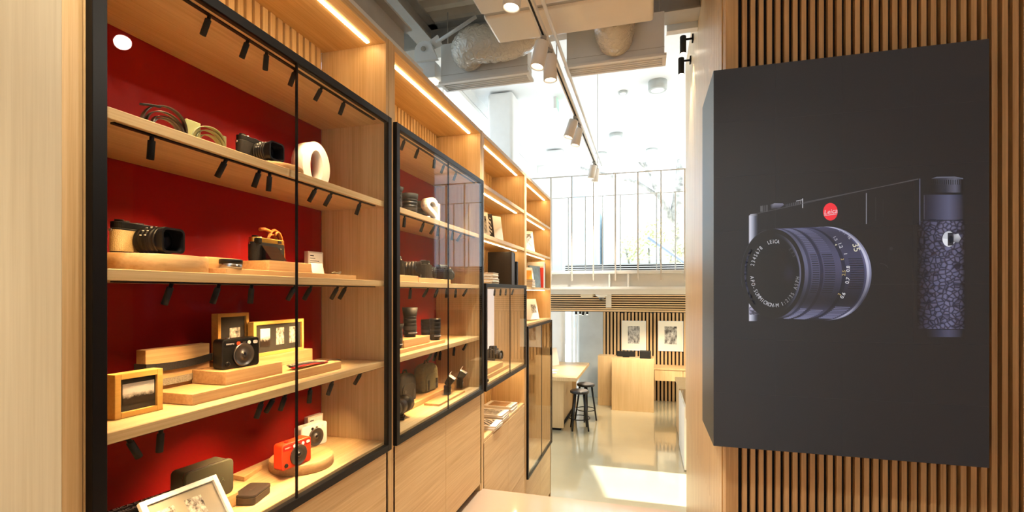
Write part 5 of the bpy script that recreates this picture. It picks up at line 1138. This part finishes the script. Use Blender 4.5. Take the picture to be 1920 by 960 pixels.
# ================================================================ MEZZANINE RAILINGS
RAILM = mat('railing_paint', lin(206, 198, 188), 0.5)
def railing(label, Y, pxs, top_px, zb, ext):
    zt = on_y(*top_px, Y).z; x0, x1 = ext; t = thing('railing', label, 'railing', ((x0 + x1) / 2, Y, zb)); to = t.location.copy()
    m = MB(); m.box(x0, x1, Y - 0.012, Y + 0.012, zt - 0.012, zt); m.build('top_rail', RAILM, t, off=to)
    xs = [xy(p, Y) for p in pxs]; d = xs[1] - xs[0]; x = xs[0]
    while x - d > x0: x -= d
    while x < x1:
        m = MB(); m.box(x - 0.009, x + 0.009, Y - 0.018, Y + 0.006, zb, zt - 0.012); m.build('post', RAILM, t, off=to); x += d
railing('front white railing of slim posts on the mezzanine edge', 6.985, (1072.5, 1112.7), (1160, 324), 2.66, (-2.5, 3.1)); railing('rear white railing behind the front one on the mezzanine', 8.7, (1097.6, 1130), (1160, 365), 2.81, (-2.5, 3.1))

# ================================================================ BACK OF THE SHOP
def hung_picture(label, pxa, pxb, ya, yb, art, k):
    Y = 11.50; xa, xb = xy(pxa, Y), xy(pxb, Y); zt, zb = on_y(pxa, ya, Y).z, on_y(pxa, yb, Y).z; w_, h_ = xb - xa, zt - zb
    t = thing('wall_picture', label, 'framed picture', ((xa + xb) / 2, Y, zb), 0, 'framed pictures on the slatted wall')
    f = MB(); f.box(-w_ / 2, -w_ / 2 + 0.014, -0.04, 0, 0, h_); f.box(w_ / 2 - 0.014, w_ / 2, -0.04, 0, 0, h_); f.box(-w_ / 2 + 0.014, w_ / 2 - 0.014, -0.04, 0, 0, 0.014); f.box(-w_ / 2 + 0.014, w_ / 2 - 0.014, -0.04, 0, h_ - 0.014, h_); f.build('frame', WHITEL, t)
    B(-w_ / 2 + 0.014, w_ / 2 - 0.014, -0.03, -0.002, 0.014, h_ - 0.014).build('mount_board', CREAMB, t); B(-w_ * 0.245, w_ * 0.245, -0.032, -0.030, h_ * 0.23, h_ * 0.82).build('photo_print', art, t)
hung_picture('left framed black and white print of diagonal stripes', 1166, 1211, 601, 656, photo('print_wave', 'noise', 1.3), 0); hung_picture('right framed brown toned photo print on slats', 1234, 1281, 601.5, 657.5, photo('print_crowd', 'noise', 8.2), 1)
# reception desk
t = thing('reception_desk', 'tall plain oak reception desk before the slatted wall', 'desk', (-0.29, 10.6, 0)); to = t.location.copy()
OAKF = wood('oak_desk', lin(206, 172, 124), lin(222, 190, 144), 'z', 0.4, 90)
xa, xb = xy(1147, 10.345), xy(1226, 10.345)
B(xa, xb, 10.345, 10.37, 0.0, 1.09).build('front_panel', OAKF, t, off=to); B(xb - 0.025, xb, 10.37, 11.0, 0, 1.09).build('side_panel', OAKF, t, off=to); B(xa, xa + 0.025, 10.37, 11.0, 0, 1.09).build('side_panel', OAKF, t, off=to)
B(xa + 0.026, xb - 0.026, 10.375, 10.9, 1.05, 1.085).build('desk_top', OAKF, t, off=to)
xc = xy(1121, 10.72); B(xc, xa - 0.002, 10.72, 10.745, 0, 1.09).build('return_panel', OAKF, t, off=to); B(xc, xa - 0.002, 10.746, 11.0, 1.05, 1.09).build('return_top', OAKF, t, off=to)
t = thing('monitor', 'low wide black monitor back on the reception desk', 'monitor', (xy(1174, 10.7), 10.7, 1.086)); B(-0.19, 0.19, -0.015, 0.015, 0.012, 0.125).build('screen_back', BLACKM, t, bevel=0.004); B(-0.07, 0.07, -0.06, 0.06, 0, 0.012).build('stand', BLACK, t)
t = thing('receipt_printer', 'black receipt printer at the right of the reception desk', 'printer', (xy(1210, 10.6), 10.62, 1.086)); B(-0.115, 0.115, -0.10, 0.10, 0, 0.155).build('printer_body', BLACKM, t, bevel=0.012, seg=3); B(-0.06, 0.06, -0.04, -0.02, 0.1552, 0.160).build('paper_slot', GREYR, t)
# wall hung drawer unit
t = thing('drawer_unit', 'oak drawer unit fixed along the slatted wall right of the desk', 'drawer unit', (0.9, 11.2, 0.54)); to = t.location.copy()
B(0.16, 1.9, 10.98, 11.49, 0.56, 0.80).build('carcass', OAKF, t, off=to); B(0.14, 1.92, 10.95, 11.495, 0.80, 0.835).build('counter_top', OAKF, t, off=to)
for x0, x1 in ((0.165, 0.745), (0.755, 1.33), (1.34, 1.895)): B(x0, x1, 10.96, 10.979, 0.56, 0.785).build('drawer', OAKF, t, off=to)
# showcase counter at the right
t = thing('display_counter', 'white and oak display counter with glass top at the right', 'display counter', (0.9, 8.2, 0)); to = t.location.copy()
B(0.50, 1.35, 8.26, 9.4, 0.872, 0.92).build('counter_top', OAKF, t, off=to); B(0.52, 1.33, 8.30, 9.36, 0.02, 0.870).build('oak_body', OAKF, t, off=to)
m = MB(); m.box(0.50, 1.35, 7.06, 7.085, 0.02, 0.90); m.box(0.50, 0.525, 7.085, 8.24, 0.02, 0.90); m.box(1.325, 1.35, 7.085, 8.24, 0.02, 0.90); m.box(0.526, 1.324, 7.086, 8.24, 0.62, 0.64); m.build('white_case', WHITEL, t, off=to)
B(0.50, 1.35, 7.06, 8.25, 0.902, 0.912).build('glass_top', GLASS, t, off=to); B(0.53, 1.32, 7.10, 8.23, 0.6405, 0.65).build('red_lining', mat('red_felt', lin(150, 20, 28), 0.9), t, off=to)
B(0.54, 1.31, 7.12, 9.34, 0, 0.019).build('plinth', BLACKM, t, off=to)
for k, (x_, y_) in enumerate(((0.62, 7.4), (0.66, 7.75), (0.62, 8.05))):
    slr(['black camera in the glass topped counter, nearest', 'black camera in the glass topped counter, middle', 'black camera in the glass topped counter, farthest'][k], (x_ + 0.05, y_, 0.6505), -90, L=0.05, R=0.03)
# bar table with monitor
t = thing('bar_table', 'oak bar table with overhanging top beside the black stools', 'table', (-1.7, 9.3, 0)); to = t.location.copy()
B(-2.55, -1.18, 8.36, 10.29, 0.93, 0.99).build('table_top', OAKF, t, off=to, bevel=0.002)
B(-2.4, -1.44, 8.53, 8.60, 0.05, 0.928).build('end_panel', OAKF, t, off=to); B(-2.4, -1.44, 10.1, 10.17, 0.05, 0.928).build('end_panel', OAKF, t, off=to); B(-2.40, -1.52, 8.601, 10.099, 0.05, 0.928).build('body', OAKF, t, off=to); B(-2.38, -1.50, 8.58, 10.1, 0, 0.05).build('plinth', BLACKM, t, off=to)
Xm = xy(1036, 9.0)
t = thing('monitor', 'slanted dark monitor on the bar table, half behind the cabinets', 'monitor', (Xm - 0.06, 9.05, 0.991), 62); m = MB(Matrix.Translation((0, 0, 0.16)) @ Matrix.Rotation(-0.22, 4, 'X')); m.box(-0.26, 0.26, -0.012, 0.012, -0.08, 0.26); m.build('screen', GREYB, t, bevel=0.004)
B(-0.03, 0.03, 0.01, 0.03, 0.010, 0.2).build('stand_neck', WHITEL, t); B(-0.14, 0.14, -0.10, 0.10, 0, 0.010).build('stand_base', WHITEL, t)
p = on_z(1043, 697, 0.99); o = tag(B(-0.10, 0.06, -0.06, 0.06, 0, 0.018).build('keyboard', WHITEL, None, bevel=0.004), 'white slim keyboard on the bar table', 'keyboard'); o.location = (p.x - 0.02, p.y - 0.22, 0.991)
def stool():
    t = thing('bar_stool', 'x', 'stool', group='black bar stools')
    MB().lathe([(0.160, 0), (0.172, 0.006), (0.172, 0.036), (0.168, 0.040)], (0, 0, 0.662), n=40).build('seat', mat('black_wood', (0.012, 0.012, 0.012), 0.35), t)
    MB().lathe([(0.160, 0), (0.150, 0.010), (0.08, 0.014), (0.001, 0.015)], (0, 0, 0.7022), n=40).build('seat_pad', mat('grey_seat_pad', lin(118, 116, 118), 0.5), t)
    for k in range(4):
        a = math.radians(45 + 90 * k + 14); m = MB(); m.cyl((0.115 * math.cos(a), 0.115 * math.sin(a), 0.662), (0.205 * math.cos(a), 0.205 * math.sin(a), 0.0), 0.019, 0.016, n=14); m.build('leg', mat('black_wood'), t)
    m = MB(); m.tube([(0.185 * math.cos(a * math.pi / 16), 0.185 * math.sin(a * math.pi / 16), 0.21) for a in range(32)], 0.009, 8, closed=True); m.build('foot_ring', BLACK, t); return t
s1 = stool(); s1.location = (-1.18, 8.74, 0); s1['label'] = 'nearer black bar stool with grey padded seat'
copy_thing(s1, (-1.15, 9.42, 0), 30, 'farther black bar stool, partly behind the other one')
# security camera, emergency lamp and ceiling spots under the mezzanine
px_ = xy(1141, 7.3); t = thing('security_camera', 'dome security camera on a white bracket under the mezzanine', 'security camera', (px_, 7.30, 2.46))
B(-0.04, 0.04, 0.005, 0.04, -0.20, 0.0).build('bracket', WHITEL, t); m = MB(); m.lathe([(0.09, 0.0), (0.085, -0.02), (0.04, -0.05)], (-0.10, -0.06, 0), n=28); m.build('camera_base', WHITEL, t); m = MB(); m.lathe([(0.042, -0.045), (0.040, -0.065), (0.025, -0.085), (0.001, -0.09)], (-0.10, -0.06, 0), n=28); m.build('dome', LENSG, t)
px_ = xy(1101, 7.3); t = thing('emergency_lamp', 'flat cream emergency lamp under the mezzanine beam', 'lamp', (px_, 7.30, 2.46)); m = MB(); m.prism([(-0.09, 0), (0.09, 0), (0.085, -0.045), (-0.085, -0.045)], lambda p: (p[0], -0.09, p[1]), lambda p: (p[0], 0.06, p[1])); m.build('lamp_body', CREAMB, t, bevel=0.004); B(-0.07, 0.07, -0.07, 0.04, -0.049, -0.0455).build('lamp_face', WHITEL, t)
_cl = bpy.data.lights.new('ceiling_glow', 'SPOT'); _cl.energy = 38; _cl.color = (1.0, 0.80, 0.55); _cl.spot_size = math.radians(80); _cl.spot_blend = 0.6; _cl.shadow_soft_size = 0.03
CP = None
for k, (px, Y, tl) in enumerate(((1080, 9.0, (0, .1)), (1088, 9.2, (0, 0)), (1095, 8.8, (-.2, .1)), (1101, 9.1, (0, 0)), (1156, 9.6, (0.0, 0.75)), (1165, 9.6, (0.15, 0.75)), (1177, 9.8, (0.2, 0.7)), (1224, 9.5, (0, 0.55)), (1258, 9.8, (0.0, 0.75)), (1281, 9.8, (-0.15, 0.75)))):
    if CP is None:
        r = CP = thing('ceiling_spotlight', 'x', 'spotlight', group='black spotlights under the mezzanine'); m = MB(); m.cyl((0, 0, -0.02), (0, 0, -0.12), 0.022, n=16); m.build('lamp_head', BLACKM, r); m = MB(); m.cyl((0, 0, -0.1202), (0, 0, -0.122), 0.018, n=14); m.build('lamp_lens', LAMPM, r); m = MB(); m.cyl((0, 0, 0), (0, 0, -0.03), 0.010, n=8); m.build('pivot', BLACK, r)
        lo = bpy.data.objects.new('ceiling_glow', _cl); COL.objects.link(lo); lo.parent = r; lo.location = (0, 0, -0.13)
    else: r = copy_thing(CP, (0, 0, 0), 0, 'x')
    r.location = (xy(px, Y), Y, 2.19); r.rotation_euler = Vector((-tl[0], -tl[1], 1)).normalized().to_track_quat('Z', 'Y').to_euler(); r['label'] = f'black ceiling spotlight under the mezzanine, {ordn(k)} from the left'

# ================================================================ OUTSIDE THE UPPER WINDOW
def building(label, x0, x1, y0, y1, h, col, nx, nz, wcol):
    t = thing('building', label, 'building', ((x0 + x1) / 2, y0, -0.13)); to = t.location.copy(); m_ = mat('facade_%d' % int(x0 * 10 + 500), col, 0.8, noise=0.03, nscale=1)
    B(x0, x1, y0, y1, -0.13, h).build('walls', m_, t, off=to); B(x0 - 0.1, x1 + 0.1, y0 - 0.1, y1, h, h + 0.25).build('roof_edge', m_, t, off=to); dx = (x1 - x0) / nx; dz = h / nz; wm = mat('far_window_%d' % int(x0 * 10 + 500), wcol, 0.2)
    for i in range(nx):
        for j in range(nz): B(x0 + dx * (i + .2), x0 + dx * (i + .8), y0 - 0.05, y0 + 0.01, dz * (j + .25), dz * (j + .8)).build('window', wm, t, off=to)
building('pale blue building far behind the window, left side', -9, -2.9, 26, 34, 9.2, lin(214, 230, 240), 5, 4, lin(176, 204, 226))
building('white building behind the street in the middle', -2.6, 1.0, 31, 38, 7.6, lin(248, 248, 246), 4, 3, lin(214, 226, 236))
building('light blue building behind the tree at the right', -0.6, 6, 24, 30, 6.9, lin(216, 232, 242), 4, 3, lin(186, 214, 234))
t = thing('street_tree', 'mottled grey street tree with forking trunk outside the window', 'tree', (1.0, 16.5, -0.13)); BARK = mat('mottled_bark', lin(176, 172, 164), 0.9, noise=0.55, nscale=7)
m = MB(); m.tube([(0, 0, 0), (0.05, 0, 2.5), (0.0, 0, 4.2), (-0.08, 0, 5.2), (0.1, 0.1, 6.3), (0.15, 0.1, 8.0)], 0.20, 14); m.build('trunk', BARK, t)
for pts, r_ in (([(-0.05, 0, 4.6), (-0.5, -0.1, 5.6), (-0.95, -0.1, 6.6), (-1.3, 0, 8)], 0.11), ([(-0.55, -0.1, 5.7), (-1.3, 0.1, 6.3), (-2.3, 0.1, 6.6), (-3.2, 0.0, 6.9)], 0.06), ([(0.1, 0, 6.2), (0.7, 0.1, 7), (1.2, 0.1, 8)], 0.09), ([(-0.95, -0.1, 6.6), (-1.5, -0.2, 7.2), (-1.7, -0.2, 8)], 0.05)):
    m = MB(); m.tube(pts, r_, 10); m.build('branch', BARK, t)
def leaves(parent, name, c, r, n, m_, s, seed):
    random.seed(seed); mb = MB()
    for k in range(n):
        v = Vector((random.gauss(0, 1), random.gauss(0, 1), random.gauss(0, 1))).normalized() * r * random.random() ** 0.4; p = Vector(c) + Vector((v.x, v.y * 0.7, v.z * 0.8))
        a = Vector((random.gauss(0, 1), random.gauss(0, 1), random.gauss(0, 1))).normalized(); b = a.orthogonal().normalized()
        i = [mb.pt(p + a * s), mb.pt(p + b * s * 0.5), mb.pt(p - a * s), mb.pt(p - b * s * 0.5)]; mb.face(i)
    return mb.build(name, m_, parent)
LEAF = mat('sunlit_leaf', lin(206, 212, 164), 0.6, noise=0.2, nscale=3)  # pale yellow-green leaf colour
t = thing('shrub', 'leafy yellow green shrub outside the window below the tree', 'shrub', (0.25, 15.6, -0.13)); m = MB()
for a in range(6): m.tube([(0.05 * a - 0.12, 0, 0), (0.2 * a - 0.5, 0.05 * a, 2.2), (0.35 * a - 0.9, 0, 4.0)], 0.03, 8)
m.build('stems', BARK, t)
for k, c in enumerate(((-0.6, 0, 4.0), (0.1, 0.1, 4.5), (0.8, 0, 3.8))): leaves(t, 'foliage', c, 0.6, 170, LEAF, 0.09, 30 + k)
t = thing('street_awning', 'slanted grey blue pole leaning outside the window', 'pole', (0.2, 14.6, -0.13)); t.name = 'leaning_pole'
m = MB(); m.tube([on_y(1215, 445, 14.6) - t.location, on_y(1295, 500, 14.6) - t.location], 0.05, 10); m.build('pole', mat('slate_blue_paint', lin(150, 164, 186), 0.5), t); m = MB(); m.tube([on_y(1290, 496, 14.6) - t.location, (1.2, 0.0, 0.0)], 0.05, 10); m.build('prop', mat('slate_blue_paint'), t)
